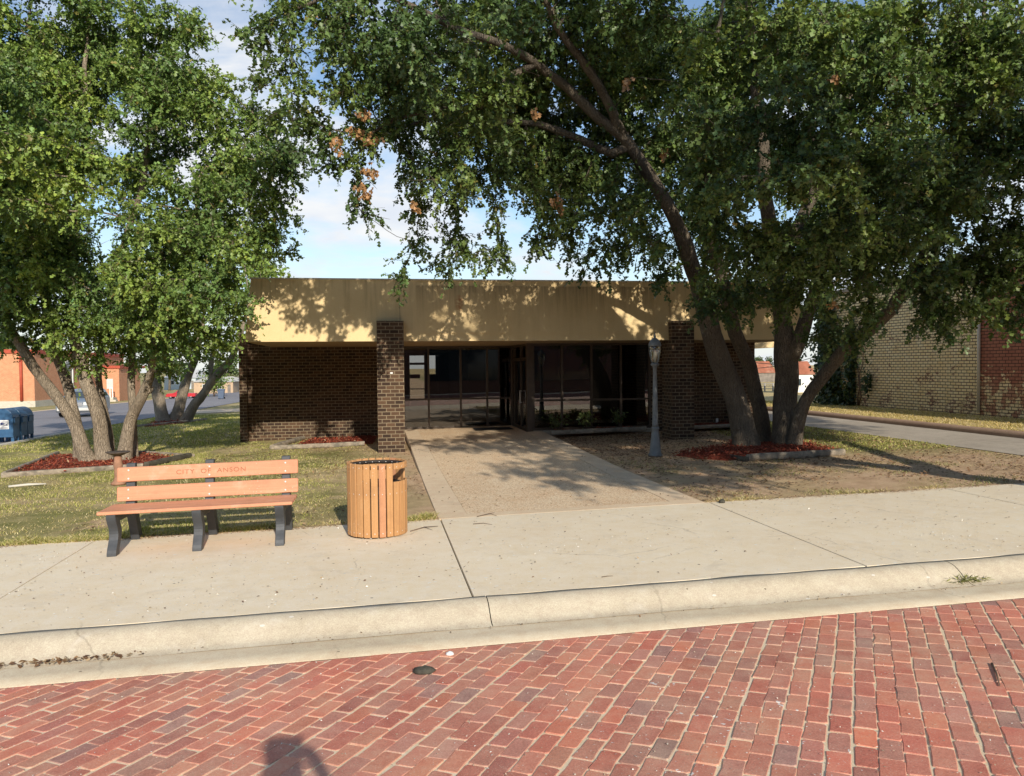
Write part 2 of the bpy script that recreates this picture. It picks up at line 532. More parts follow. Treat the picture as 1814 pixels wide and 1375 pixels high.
M['paver'] = _paver()
M['bark_right'] = mat_bark('bark_brown', (0.15, 0.122, 0.092, 1), (0.27, 0.225, 0.17, 1), (0.042, 0.034, 0.026, 1))
M['bark_left'] = mat_bark('bark_pale', (0.31, 0.245, 0.175, 1), (0.48, 0.395, 0.295, 1), (0.12, 0.094, 0.068, 1))
M['leaf'] = mat_tint('leaf', 0.46, 0.42, 0.16)
M['grass'] = mat_tint('grass_blade', 0.7, 0.2, 0.25)
M['chip'] = mat_tint('chip', 0.85, 0.2)
M['mulchbase'] = mat_plain('mulch_base', (0.24, 0.05, 0.025), 0.95, 0.5, 30, 0.8, obj=False)
M['timber'] = mat_plain('weathered_timber', (0.30, 0.25, 0.19), 0.9, 0.45, 9, 0.6, c2=(0.17, 0.15, 0.12, 1))
M['timber_dark'] = mat_plain('dark_timber', (0.09, 0.08, 0.06), 0.9, 0.45, 9, 0.6)


def _brown_extra(t, c, pos, b):
    return c


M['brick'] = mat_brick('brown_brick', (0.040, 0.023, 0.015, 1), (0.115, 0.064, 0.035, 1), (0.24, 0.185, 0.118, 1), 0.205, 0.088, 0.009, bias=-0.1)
M['orange_brick'] = mat_brick('orange_brick', (0.58, 0.24, 0.12, 1), (0.64, 0.29, 0.15, 1), (0.58, 0.34, 0.22, 1), 0.24, 0.085, 0.01)


def _painted(t, c, pos, b):
    s = t.sep(pos)
    brk = b.outputs['Fac']
    n = t.noise(pos, 1.1, 6, 0.7); n2 = t.noise(t.mapping(pos, (1, 1, 2.2)), 5.5, 5, 0.75); n3 = t.noise(pos, 0.55, 4, 0.6)
    low = t.math('SUBTRACT', 1.0, t.math('MULTIPLY', t.math('SUBTRACT', s[2], 0.5), 0.9, clamp=True))
    wear = t.math('MULTIPLY', t.math('ADD', n, t.math('MULTIPLY', low, 0.06)), n2)
    bare = t.ramp(wear, [(0.315, 0.0), (0.36, 0.9)])
    c = t.mix(bare, c, (0.25, 0.10, 0.07, 1))
    # red painted panel nearer the street, worn back to yellow low down
    red = t.math('LESS_THAN', s[1], 21.75)
    worn = t.math('GREATER_THAN', t.math('ADD', t.math('MULTIPLY', s[2], 0.42), t.math('MULTIPLY', t.noise(t.mapping(pos, (1, 1, 1.6)), 2.6, 5, 0.7), 1.1)), 1.18)
    lowred = t.math('GREATER_THAN', t.noise(t.mapping(pos, loc=(3, 8, 2)), 3.2, 6, 0.75), 0.5)
    rmask = t.math('MULTIPLY', red, t.math('MAXIMUM', worn, t.math('MULTIPLY', lowred, 0.85)))
    rc = t.ramp(t.noise(pos, 2.2, 5, 0.7), [(0.3, (0.36, 0.125, 0.075, 1)), (0.7, (0.47, 0.19, 0.11, 1))])
    c = t.mix(rmask, c, rc)
    c = t.mix(t.math('MULTIPLY', brk, 0.97), c, (0.075, 0.04, 0.028, 1))
    return c


M['painted_brick'] = mat_brick('worn_painted_brick', (0.86, 0.66, 0.33, 1), (0.90, 0.73, 0.41, 1), (0.10, 0.055, 0.035, 1), 0.24, 0.098, 0.0125, extra=_painted, smooth=0.3)


def _stucco():
    t = NT('fascia_stucco'); p = t.pos(); s = t.sep(p)
    n1 = t.noise(p, 0.8, 5, 0.6); n2 = t.noise(p, 60, 4, 0.7)
    c = t.ramp(n1, [(0.3, (0.68, 0.505, 0.265, 1)), (0.7, (0.76, 0.58, 0.32, 1))])
    # grime running down from the old sign board between x = 1.1 and 6.6
    inx = t.math('MULTIPLY', t.math('GREATER_THAN', s[0], 0.95), t.math('LESS_THAN', s[0], 6.9))
    st = t.noise(t.mapping(p, (26, 1, 0.7)), 1.0, 5, 0.8)
    zt = t.math('MULTIPLY', t.math('SUBTRACT', s[2], 2.9), 0.86, clamp=True)
    below = t.math('LESS_THAN', s[2], 3.985)
    g = t.math('MULTIPLY', t.math('MULTIPLY', inx, below), t.math('MULTIPLY', t.math('POWER', zt, 2.2), t.ramp(st, [(0.33, 0.15), (0.68, 1.0)])))
    c = t.mix(t.math('MULTIPLY', g, 0.95, True), c, (0.16, 0.115, 0.065, 1))
    st2 = t.noise(t.mapping(p, (9, 1, 0.5)), 1.0, 4, 0.7)
    c = t.mix(t.math('MULTIPLY', t.ramp(st2, [(0.50, 0.0), (0.75, 0.55)]), t.ramp(zt, [(0.2, 0.2), (1.0, 1.0)])), c, (0.26, 0.18, 0.09, 1))
    # rust patch
    dx = t.math('SUBTRACT', s[0], 1.98); dz = t.math('SUBTRACT', s[2], 3.55)
    dd = t.math('ADD', t.math('MULTIPLY', t.math('MULTIPLY', dx, dx), 70.0), t.math('MULTIPLY', t.math('MULTIPLY', dz, dz), 18.0))
    rp = t.math('MULTIPLY', t.ramp(dd, [(0.3, 1.0), (1.0, 0.0)]), t.ramp(t.noise(p, 14, 4, 0.7), [(0.4, 0.1), (0.6, 0.8)]))
    c = t.mix(rp, c, (0.40, 0.16, 0.06, 1))
    c = t.mix(0.25, c, t.ramp(n2, [(0.2, 0.25), (0.8, 0.8)]), 'OVERLAY')
    t.color(c); t.rough(0.9); t.b.inputs['Specular IOR Level'].default_value = 0.15
    t.bump(n2, 0.3, 0.006)
    return t.m


M['stucco'] = _stucco()
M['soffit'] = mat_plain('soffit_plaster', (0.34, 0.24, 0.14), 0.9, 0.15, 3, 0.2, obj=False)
M['coping'] = mat_plain('metal_coping', (0.55, 0.50, 0.40), 0.5, 0.1, 3, 0.0, obj=False)
M['frame'] = mat_plain('bronze_frame', (0.075, 0.05, 0.032), 0.4, 0.25, 8, 0.05, spec=0.5, obj=False)
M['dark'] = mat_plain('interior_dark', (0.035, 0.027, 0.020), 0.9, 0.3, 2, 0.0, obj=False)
M['glass'] = mat_glass('tinted_glass')
M['clear'] = mat_glass('window_glass', (0.75, 0.78, 0.78), 0.08)
M['rubber'] = mat_plain('black_rubber', (0.02, 0.02, 0.02), 0.85, 0.3, 20, 0.3)
M['plank'] = mat_board('salmon_plank', (0.67, 0.305, 0.175), (0.8, 22, 30), (0.40, 0.19, 0.12), (0.80, 0.55, 0.42))
M['engrave'] = mat_plain('engraved_letters', (0.36, 0.14, 0.07), 0.7, 0.1, 9, 0.0)
M['bench_leg'] = mat_plain('charcoal_plastic', (0.055, 0.060, 0.068), 0.5, 0.25, 7, 0.2, spec=0.5)
M['screw'] = mat_plain('steel_screw', (0.75, 0.73, 0.70), 0.4, 0.1, 9, 0.0)
M['slat'] = mat_board('orange_slat', (0.52, 0.275, 0.115), (34, 34, 0.9), (0.33, 0.17, 0.08), (0.66, 0.42, 0.22))
M['slat_red'] = mat_board('red_orange_slat', (0.53, 0.255, 0.13), (34, 34, 0.9), (0.33, 0.15, 0.08), (0.66, 0.40, 0.25))
M['liner'] = mat_plain('black_liner', (0.03, 0.025, 0.022), 0.6, 0.3, 9, 0.1)
M['lamp_metal'] = mat_plain('lamp_grey_paint', (0.19, 0.20, 0.20), 0.5, 0.2, 7, 0.15, spec=0.4, c2=(0.12, 0.125, 0.125, 1))
M['lamp_glass'] = mat_glass('lamp_glass', (0.86, 0.86, 0.80), 0.16)
M['bulb'] = mat_plain('bulb_white', (0.8, 0.78, 0.7), 0.3, 0.05, 5, 0.0)
M['mail_blue'] = mat_plain('mailbox_blue', (0.034, 0.105, 0.215), 0.4, 0.2, 5, 0.05, spec=0.5)
M['white'] = mat_plain('white_paint', (0.78, 0.77, 0.74), 0.6, 0.06, 5, 0.05)
M['offwhite'] = mat_plain('off_white', (0.62, 0.58, 0.50), 0.7, 0.1, 3, 0.1)
M['navy'] = mat_plain('emblem_navy', (0.02, 0.03, 0.11), 0.5, 0.1, 5, 0.0)
M['redtrim'] = mat_plain('red_trim', (0.42, 0.075, 0.04), 0.6, 0.15, 3, 0.1)
M['silver'] = mat_plain('silver_car_paint', (0.30, 0.33, 0.36), 0.3, 0.08, 2, 0.0, metal=0.4, spec=0.6)
M['red_paint'] = mat_plain('red_car_paint', (0.50, 0.02, 0.03), 0.3, 0.1, 2, 0.0, spec=0.6)
M['carglass'] = mat_plain('car_glass', (0.03, 0.045, 0.055), 0.06, 0.1, 2, 0.0, spec=0.8)
M['chrome'] = mat_plain('chrome', (0.65, 0.65, 0.66), 0.25, 0.05, 3, 0.0, metal=0.8)
M['lens'] = mat_plain('lamp_lens', (0.75, 0.75, 0.72), 0.15, 0.05, 3, 0.0, spec=0.7)
M['rust'] = mat_plain('rusty_roof', (0.33, 0.12, 0.07), 0.8, 0.35, 1.2, 0.3, c2=(0.42, 0.25, 0.17, 1))
M['palegrey'] = mat_plain('pale_metal', (0.60, 0.58, 0.55), 0.5, 0.1, 2, 0.1)
M['greywood'] = mat_plain('grey_wood', (0.22, 0.19, 0.16), 0.9, 0.3, 3, 0.3)
M['tan'] = mat_plain('tan_wall', (0.50, 0.36, 0.24), 0.8, 0.12, 2, 0.1)
M['pinkroof'] = mat_plain('salmon_shingle', (0.48, 0.33, 0.25), 0.9, 0.15, 3, 0.2)
M['teal'] = mat_plain('teal_tarp', (0.05, 0.34, 0.50), 0.6, 0.1, 3, 0.1)
M['siding'] = mat_plain('pale_blue_siding', (0.50, 0.55, 0.58), 0.7, 0.08, 3, 0.1)
M['cart'] = mat_plain('slate_plastic', (0.10, 0.13, 0.19), 0.5, 0.1, 4, 0.05)
M['pole'] = mat_plain('grey_pole', (0.36, 0.33, 0.29), 0.9, 0.2, 3, 0.3)
M['clay'] = mat_plain('clay_pedestal', (0.36, 0.19, 0.12), 0.85, 0.25, 8, 0.3)
M['bowl'] = mat_plain('dark_bowl', (0.10, 0.075, 0.06), 0.6, 0.3, 10, 0.2)
M['wire'] = mat_plain('wire', (0.02, 0.02, 0.02), 0.6, 0.1, 3, 0.0)
M['stone'] = mat_plain('dark_stone', (0.07, 0.065, 0.05), 0.8, 0.4, 20, 0.6)
M['twig'] = mat_plain('dry_twig', (0.16, 0.11, 0.075), 0.9, 0.3, 12, 0.3)
M['storefront'] = mat_brick('storefront_brick', (0.16, 0.07, 0.05, 1), (0.22, 0.10, 0.07, 1), (0.25, 0.2, 0.16, 1), 0.24, 0.085, 0.01)

# ------------------------------------------------------------------ ground and paving
SKY_EL, SUN_DIR = R(24.5), (0.14, -1.0)


def build_ground():
    xs = np.unique(np.concatenate([np.linspace(-700, -60, 12), np.linspace(-60, -16, 23), np.linspace(-16, 20, 145), np.linspace(20, 60, 21), np.linspace(60, 700, 12)]))
    ys = np.unique(np.concatenate([np.linspace(-300, -10, 8), np.linspace(-10, 10.3, 6), [10.36, 10.385], np.linspace(10.5, 26, 63), np.linspace(26, 120, 48), np.linspace(120, 1500, 20)]))
    vs = []
    for y in ys:
        for x in xs:
            z = G(x, y)
            if y < 10.37: z -= 0.5 if y > -16 else 0.12
            else:
                z -= 0.012
                if -16 < x < 20 and y < 26:
                    z += 0.02 * mnoise.noise(Vector((x * 0.7, y * 0.7, 1.0))) + 0.008 * mnoise.noise(Vector((x * 3, y * 3, 4.0)))
                if 0.95 < x < 4.3 and y < 26: z -= 0.06
                if x > 11.7 and x < 14.6 and y < 120: z = G(x, y) - 0.008
                if -24.0 < x < -11.5 and y < 130: z -= 0.10
                if x < -3.9 or y > 22: pass
            vs.append((x, y, z))
    nx = len(xs)
    idx = np.arange(len(vs)).reshape(len(ys), nx)
    f = np.stack([idx[:-1, :-1], idx[:-1, 1:], idx[1:, 1:], idx[1:, :-1]], -1).reshape(-1, 4)
    o = np_mesh('ground', np.array(vs), f, M['ground'], smooth=True)
    return tag(o, kind='structure')


build_ground()

KJ = 1.0  # --- sidewalk slabs with open joints
mb = MB()
cuts = [-40, -36.3, -32.5, -28.7, -25, -21.2, -17.4, -13.4, -9.6, -7.2, -3.42, 0.79, 4.52, 8.15, 11.9, 15.6, 19.4, 23.2, 27, 31, 35]
for a, b in zip(cuts[:-1], cuts[1:]):
    g = 0.008
    x0, x1, y0, y1 = a + g * 0.7, b - g * 0.7, 6.797, 10.40
    n = 4
    poly = []
    c = 0.004
    top = [(x0 + c, y0 + c), (x1 - c, y0 + c), (x1 - c, y1 - c), (x0 + c, y1 - c)]
    low = [(x0, y0), (x1, y0), (x1, y1), (x0, y1)]
    vs = [(x, y, G(x, y)) for x, y in top] + [(x, y, G(x, y) - 0.012) for x, y in low] + [(x, y, G(x, y) - 0.2) for x, y in low]
    fs = [(0, 1, 2, 3)] + [(i, (i + 1) % 4, (i + 1) % 4 + 4, i + 4) for i in range(4)] + [(4 + i, 4 + (i + 1) % 4, 8 + (i + 1) % 4, 8 + i) for i in range(4)]
    mb.add(vs, fs)
tag(mb.build('sidewalk', M['sidewalk']), kind='structure')
mb = MB()
mb.box(-40, 35, 6.7, 10.38, -0.18, -0.022, sk=lambda x, y, z: (x, y, z + G(x, y)))
tag(mb.build('sidewalk_bed', M['stone']), kind='structure')


def extrude_x(prof, x0, x1, n=2, closed=True, jit=0.0):
    m = MB()
    xs = np.linspace(x0, x1, n)
    k = len(prof)
    vs = []
    for x in xs:
        for (y, z) in prof:
            j = jit * mnoise.noise(Vector((x * 1.7, y * 9, z * 9)))
            vs.append((x, y + j, z + G(x, y) + j * 0.4))
    fs = []
    for i in range(n - 1):
        for q in range(k if closed else k - 1):
            w = (q + 1) % k
            fs.append((i * k + q, (i + 1) * k + q, (i + 1) * k + w, i * k + w))
    if closed:
        fs += [tuple(range(k)), tuple(reversed(range((n - 1) * k, n * k)))]
    m.add(vs, fs, True)
    return m


kp = [(6.788, -0.06), (6.788, 0.001), (6.72, 0.001), (6.675, -0.004), (6.635, -0.015), (6.595, -0.034), (6.55, -0.061), (6.505, -0.090), (6.465, -0.113), (6.425, -0.127), (6.37, -0.133)]
mb = MB()
kc = [-40, -34, -28, -22, -16, -10.3, -4.6, 0.9, 5.32, 9.9, 15, 20, 26, 35]
for a, b in zip(kc[:-1], kc[1:]):
    e = extrude_x(kp, a + 0.004, b - 0.004, 40, False, 0.012)
    mb.add(e.v, e.f, True)
o = mb.build('kerb', M['kerb'], fixn=False)
tag(o, kind='structure')
gp = [(6.42, -0.137), (6.2, -0.139), (5.978, -0.134), (5.974, -0.14)]
o = extrude_x(gp, -40, 35, 40, False).build('gutter', M['gutter'], fixn=False)
tag(o, kind='structure')


def street_z(x, y):
    return G(x, 0) - 0.137 + 0.04 * max(5.98 - max(y, -3.0), 0.0) - (0.04 * max(-3.0 - y, 0) if y < -3 else 0)


def clip_half(poly, n, c):
    """keep the part with n.p <= c"""
    out = []
    for i in range(len(poly)):
        a, b = poly[i], poly[(i + 1) % len(poly)]
        da, db = a @ n - c, b @ n - c
        if da <= 0: out.append(a)
        if (da < 0 < db) or (db < 0 < da):
            t = da / (da - db)
            out.append(a + (b - a) * t)
    return out


def build_pavers():
    th = R(33.2)
    eu = np.array([math.sin(th), math.cos(th)])      # along the courses
    ev = np.array([math.cos(th), -math.sin(th)])
    W, Lb, gap = 0.122, 0.243, 0.011
    X0, X1, Y0, Y1 = -6.5, 9.5, 1.6, 5.965
    pal = np.array([[0.53, 0.185, 0.130], [0.48, 0.170, 0.125], [0.56, 0.215, 0.140], [0.43, 0.175, 0.140], [0.36, 0.190, 0.170], [0.31, 0.175, 0.160], [0.47, 0.235, 0.185], [0.58, 0.22, 0.135]])
    pw = np.array([.29, .25, .17, .13, .035, .015, .07, .04])
    V, F4, T = [], [], []
    c0 = np.array([1.5, 3.8])
    faces = []
    for j in range(-70, 71):
        shift = 0.5 * (j % 2) + random.uniform(-0.08, 0.08)
        wj = random.uniform(-0.006, 0.006)
        for i in range(-40, 41):
            ctr = c0 + eu * ((i + shift) * Lb) + ev * (j * W + wj)
            if not (X0 < ctr[0] < X1 and Y0 < ctr[1] < Y1 + 0.15): continue
            hl = (Lb - gap * random.uniform(0.2, 0.85)) / 2
            hw = (W - gap * random.uniform(0.35, 0.95)) / 2
            ch = random.uniform(0.006, 0.015)
            rot = random.gauss(0, 0.016)
            ca, sa = math.cos(rot), math.sin(rot)
            e1, e2 = eu * ca + ev * sa, ev * ca - eu * sa
            loc = [(-hl + ch, -hw), (0, -hw), (hl - ch, -hw), (hl, -hw + ch), (hl, hw - ch), (hl - ch, hw), (0, hw), (-hl + ch, hw), (-hl, hw - ch), (-hl, -hw + ch)]
            poly = [ctr + e1 * (a + random.gauss(0, 0.003)) + e2 * (b + random.gauss(0, 0.0026)) for a, b in loc]
            poly = clip_half(poly, np.array([0.0, 1.0]), Y1 - random.uniform(0, 0.008))
            if len(poly) < 3: continue
            ce = sum(poly) / len(poly)
            dz = random.gauss(0, 0.0014); tx, ty = random.gauss(0, 0.008), random.gauss(0, 0.008)
            hz = lambda p: street_z(p[0], p[1]) + dz + tx * (p[0] - ce[0]) + ty * (p[1] - ce[1])
            n = len(poly)
            b = len(V)
            for p in poly:
                q = ce + (p - ce) * (1 - 0.006 / max(np.linalg.norm(p - ce), 0.02))
                V.append((q[0], q[1], hz(q)))
            for p in poly: V.append((p[0], p[1], hz(p) - 0.005))
            for p in poly: V.append((p[0], p[1], hz(p) - 0.03))
            faces.append(tuple(range(b, b + n)))
            for k in range(n):
                w = (k + 1) % n
                faces.append((b + k, b + n + k, b + n + w, b + w))
                faces.append((b + n + k, b + 2 * n + k, b + 2 * n + w, b + n + w))
            big = mnoise.noise(Vector((ctr[0] * 0.9, ctr[1] * 0.9, 2.2)))
            pc = np.array([1.15, 0.97, 0.92]) * pal[rng.choice(len(pal), p=pw)] * random.uniform(0.88, 1.14) * (1 + 0.2 * big)
            sc_ = np.array([0.62, 0.49, 0.35])
            k1, k2 = random.uniform(0.0, 0.22), random.uniform(0.35, 0.8)
            T += [pc * (1 - k1) + sc_ * k1] * n + [pc * (1 - k2) + sc_ * k2] * n + [sc_] * n
    me = bpy.data.meshes.new('brick_street')
    me.from_pydata(V, [], faces)
    ca = me.color_attributes.new('tint', 'FLOAT_COLOR', 'POINT')
    c = np.ones((len(V), 4), np.float32); c[:, :3] = np.array(T)
    ca.data.foreach_set('color', c.ravel())
    import bmesh
    bm = bmesh.new(); bm.from_mesh(me); bmesh.ops.recalc_face_normals(bm, faces=bm.faces); bm.to_mesh(me); bm.free()
    o = link('brick_street', me, M['paver'])
    tag(o, kind='structure')
    m2 = MB()
    xs = np.linspace(-60, 60, 60); ys = [-16, -9, -3, 0, 1.6, 3, 4.5, 5.97]
    vs = [(x, y, street_z(x, y) - 0.0056) for y in ys for x in xs]
    idx = np.arange(len(vs)).reshape(len(ys), len(xs))
    f = np.stack([idx[:-1, :-1], idx[:-1, 1:], idx[1:, 1:], idx[1:, :-1]], -1).reshape(-1, 4)
    o = np_mesh('street_sand_bed', np.array(vs), f, M['sand'], smooth=True)
    tag(o, kind='structure')


build_pavers()


# street beyond the modelled pavers (behind and far to the sides): plain sheet just above the sand bed
def far_brick():
    t = NT('street_brick_sheet'); p = t.pos()
    b = t.node('ShaderNodeTexBrick'); b.inputs['Scale'].default_value = 1.0
    b.inputs['Brick Width'].default_value = 0.243; b.inputs['Row Height'].default_value = 0.122; b.inputs['Mortar Size'].default_value = 0.006
    b.inputs['Color1'].default_value = (0.36, 0.10, 0.06, 1); b.inputs['Color2'].default_value = (0.22, 0.08, 0.06, 1); b.inputs['Mortar'].default_value = (0.5, 0.4, 0.28, 1)
    t.L(t.mapping(p, rot=(0, 0, R(-56.8))), b.inputs['Vector'])
    t.color(b.outputs['Color']); t.rough(0.85)
    return t.m


M['far_paver'] = far_brick()
for nm, (x0, x1, y0, y1) in {'street_left': (-60, -6.6, -15.9, 5.96), 'street_right': (9.6, 60, -15.9, 5.96), 'street_behind': (-6.6, 9.6, -15.9, 1.5)}.items():
    xs = np.linspace(x0, x1, 30); ys = np.linspace(y0, y1, 12)
    vs = [(x, y, street_z(x, y) + 0.002) for y in ys for x in xs]
    idx = np.arange(len(vs)).reshape(len(ys), len(xs))
    f = np.stack([idx[:-1, :-1], idx[:-1, 1:], idx[1:, 1:], idx[1:, :-1]], -1).reshape(-1, 4)
    tag(np_mesh(nm, np.array(vs), f, M['far_paver'], smooth=True), kind='structure')


# walk to the entrance: pebble aggregate between plain concrete borders, ramping up to the door
def walk_z(x, y):
    return G(x, y) + 0.001 + 0.13 * min(max((y - 14.0) / 7.5, 0.0), 1.0)


def sheet(name, mat, x0, x1, y0, y1, dz=0.0, nx=4, ny=20, skirt=0.15, zf=walk_z):
    xs = np.linspace(x0, x1, nx); ys = np.linspace(y0, y1, ny)
    m = MB()
    vs = [(x, y, zf(x, y) + dz) for y in ys for x in xs]
    idx = np.arange(len(vs)).reshape(ny, nx)
    f = [tuple(q) for q in np.stack([idx[:-1, :-1], idx[:-1, 1:], idx[1:, 1:], idx[1:, :-1]], -1).reshape(-1, 4)]
    ring = list(idx[0, :]) + list(idx[1:, -1]) + list(idx[-1, -2::-1]) + list(idx[-2:0:-1, 0])
    b = len(vs)
    vs += [(vs[i][0], vs[i][1], vs[i][2] - skirt) for i in ring]
    n = len(ring)
    for i in range(n):
        j = (i + 1) % n
        f.append((ring[i], ring[j], b + j, b + i))
    m.add(vs, f)
    return m.build(name, mat, fixn=False)


tag(sheet('walkway', M['aggregate'], 1.17, 4.04, 10.66, 24.0, -0.004), kind='structure')
mb_strips = [(0.77, 1.165, 10.405, 24.0), (4.045, 4.46, 10.405, 21.5), (1.165, 4.045, 10.405, 10.655)]
for i, q in enumerate(mb_strips):
    tag(sheet('walkway_border', M['strip'], *q, dz=0.0), kind='structure')


# side street on the left, driveway aprons, alley on the right
def strip_along_y(name, mat, x0, x1, y0, y1, dz, n=60, bend=None):
    ys = np.linspace(y0, y1, n); xs = np.linspace(x0, x1, 4)
    vs = [(x + (bend(y) if bend else 0), y, G(x, y) + dz) for y in ys for x in xs]
    idx = np.arange(len(vs)).reshape(n, 4)
    f = np.stack([idx[:-1, :-1], idx[:-1, 1:], idx[1:, 1:], idx[1:, :-1]], -1).reshape(-1, 4)
    return tag(np_mesh(name, np.array(vs), f, mat, smooth=True), kind='structure')


strip_along_y('side_street', M['asphalt'], -24.2, -11.3, 6.0, 260, 0.012)
strip_along_y('side_street_gutter', M['strip'], -25.0, -24.2, 10, 260, 0.018)
strip_along_y('alley_road', M['alley'], 11.95, 14.22, 10.4, 119, 0.004)


def kerb_y(name, mat, x0, x1, y0, y1, h, n=60):
    m = MB()
    prof = [(x0, -0.2), (x0, h * 0.5), (x0 + 0.05, h * 0.9), (x0 + 0.10, h), (x1 - 0.02, h), (x1, h * 0.8), (x1, -0.2)]
    ys = np.linspace(y0, y1, n)
    vs = [(x, y, z + G(x, y)) for y in ys for x, z in prof]
    k = len(prof)
    fs = []
    for i in range(n - 1):
        for q in range(k - 1):
            fs.append((i * k + q, i * k + q + 1, (i + 1) * k + q + 1, (i + 1) * k + q))
    m.add(vs, fs, True)
    return tag(m.build(name, mat), kind='structure')


kerb_y('alley_kerb', M['alley_kerb'], 14.2, 14.5, 10.4, 120, 0.13)
kerb_y('side_street_kerb', M['plinth'], -11.35, -11.1, 14, 34, 0.05)
# cross street behind the lawn on the left
m = MB(); vs = []
ys = [46.5, 52.0]; xs = np.linspace(-11.3, 10, 12)
vs = [(x, y, G(x, y) + 0.012) for y in ys for x in xs]
idx = np.arange(len(vs)).reshape(2, 12)
f = np.stack([idx[:-1, :-1], idx[:-1, 1:], idx[1:, 1:], idx[1:, :-1]], -1).reshape(-1, 4)
tag(np_mesh('back_driveway', np.array(vs), f, M['strip'], smooth=True), kind='structure')


# ------------------------------------------------------------------ the low brick office building
FZ = 2.64           # underside of the fascia
bld = empty('brick_office', (3.5, 24.0, 0.0), 0, 'low brown brick office with a deep tan fascia and dark glass entrance', 'building')
mb = MB()
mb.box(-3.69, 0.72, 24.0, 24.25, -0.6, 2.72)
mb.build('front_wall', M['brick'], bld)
mb = MB()
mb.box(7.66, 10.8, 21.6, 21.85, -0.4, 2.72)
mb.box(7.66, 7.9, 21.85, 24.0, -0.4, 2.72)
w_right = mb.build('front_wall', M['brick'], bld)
mb = MB()
mb.cbox(1263 * 0 + 9.60, 9.67, 21.585, 21.6, 0.33, 0.46, 0.004)
mb.build('outlet_box', M['white'], w_right)
mb = MB()
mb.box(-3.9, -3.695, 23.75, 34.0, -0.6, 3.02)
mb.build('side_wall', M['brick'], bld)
mb = MB()
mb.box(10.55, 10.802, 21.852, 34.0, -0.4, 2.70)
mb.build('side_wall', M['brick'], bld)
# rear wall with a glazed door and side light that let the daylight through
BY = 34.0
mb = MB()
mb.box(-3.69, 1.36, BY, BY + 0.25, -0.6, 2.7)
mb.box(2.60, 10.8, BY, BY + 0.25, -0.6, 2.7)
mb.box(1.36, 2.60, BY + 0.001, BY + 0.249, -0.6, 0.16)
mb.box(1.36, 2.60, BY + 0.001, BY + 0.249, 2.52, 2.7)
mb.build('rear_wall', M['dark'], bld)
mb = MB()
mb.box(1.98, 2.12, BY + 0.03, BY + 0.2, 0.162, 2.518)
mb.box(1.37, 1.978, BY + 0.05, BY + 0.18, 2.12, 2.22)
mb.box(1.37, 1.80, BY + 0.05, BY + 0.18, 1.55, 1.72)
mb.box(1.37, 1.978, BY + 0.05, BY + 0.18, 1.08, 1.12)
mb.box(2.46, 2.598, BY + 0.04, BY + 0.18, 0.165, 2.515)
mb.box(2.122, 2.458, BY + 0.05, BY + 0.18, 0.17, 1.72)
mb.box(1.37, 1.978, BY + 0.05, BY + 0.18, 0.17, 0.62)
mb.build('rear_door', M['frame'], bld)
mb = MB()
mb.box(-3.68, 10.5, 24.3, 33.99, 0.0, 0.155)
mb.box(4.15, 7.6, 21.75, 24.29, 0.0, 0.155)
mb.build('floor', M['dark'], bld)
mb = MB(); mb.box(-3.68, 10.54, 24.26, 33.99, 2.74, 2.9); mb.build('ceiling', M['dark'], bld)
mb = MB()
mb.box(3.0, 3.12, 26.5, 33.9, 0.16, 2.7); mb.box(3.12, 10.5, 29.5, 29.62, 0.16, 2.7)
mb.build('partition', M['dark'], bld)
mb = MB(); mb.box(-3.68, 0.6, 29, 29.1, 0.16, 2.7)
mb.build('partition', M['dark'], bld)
mb = MB(); mb.cbox(4.6, 6.8, 26.0, 26.7, 0.16, 1.2, 0.03); mb.build('counter', M['frame'], bld)

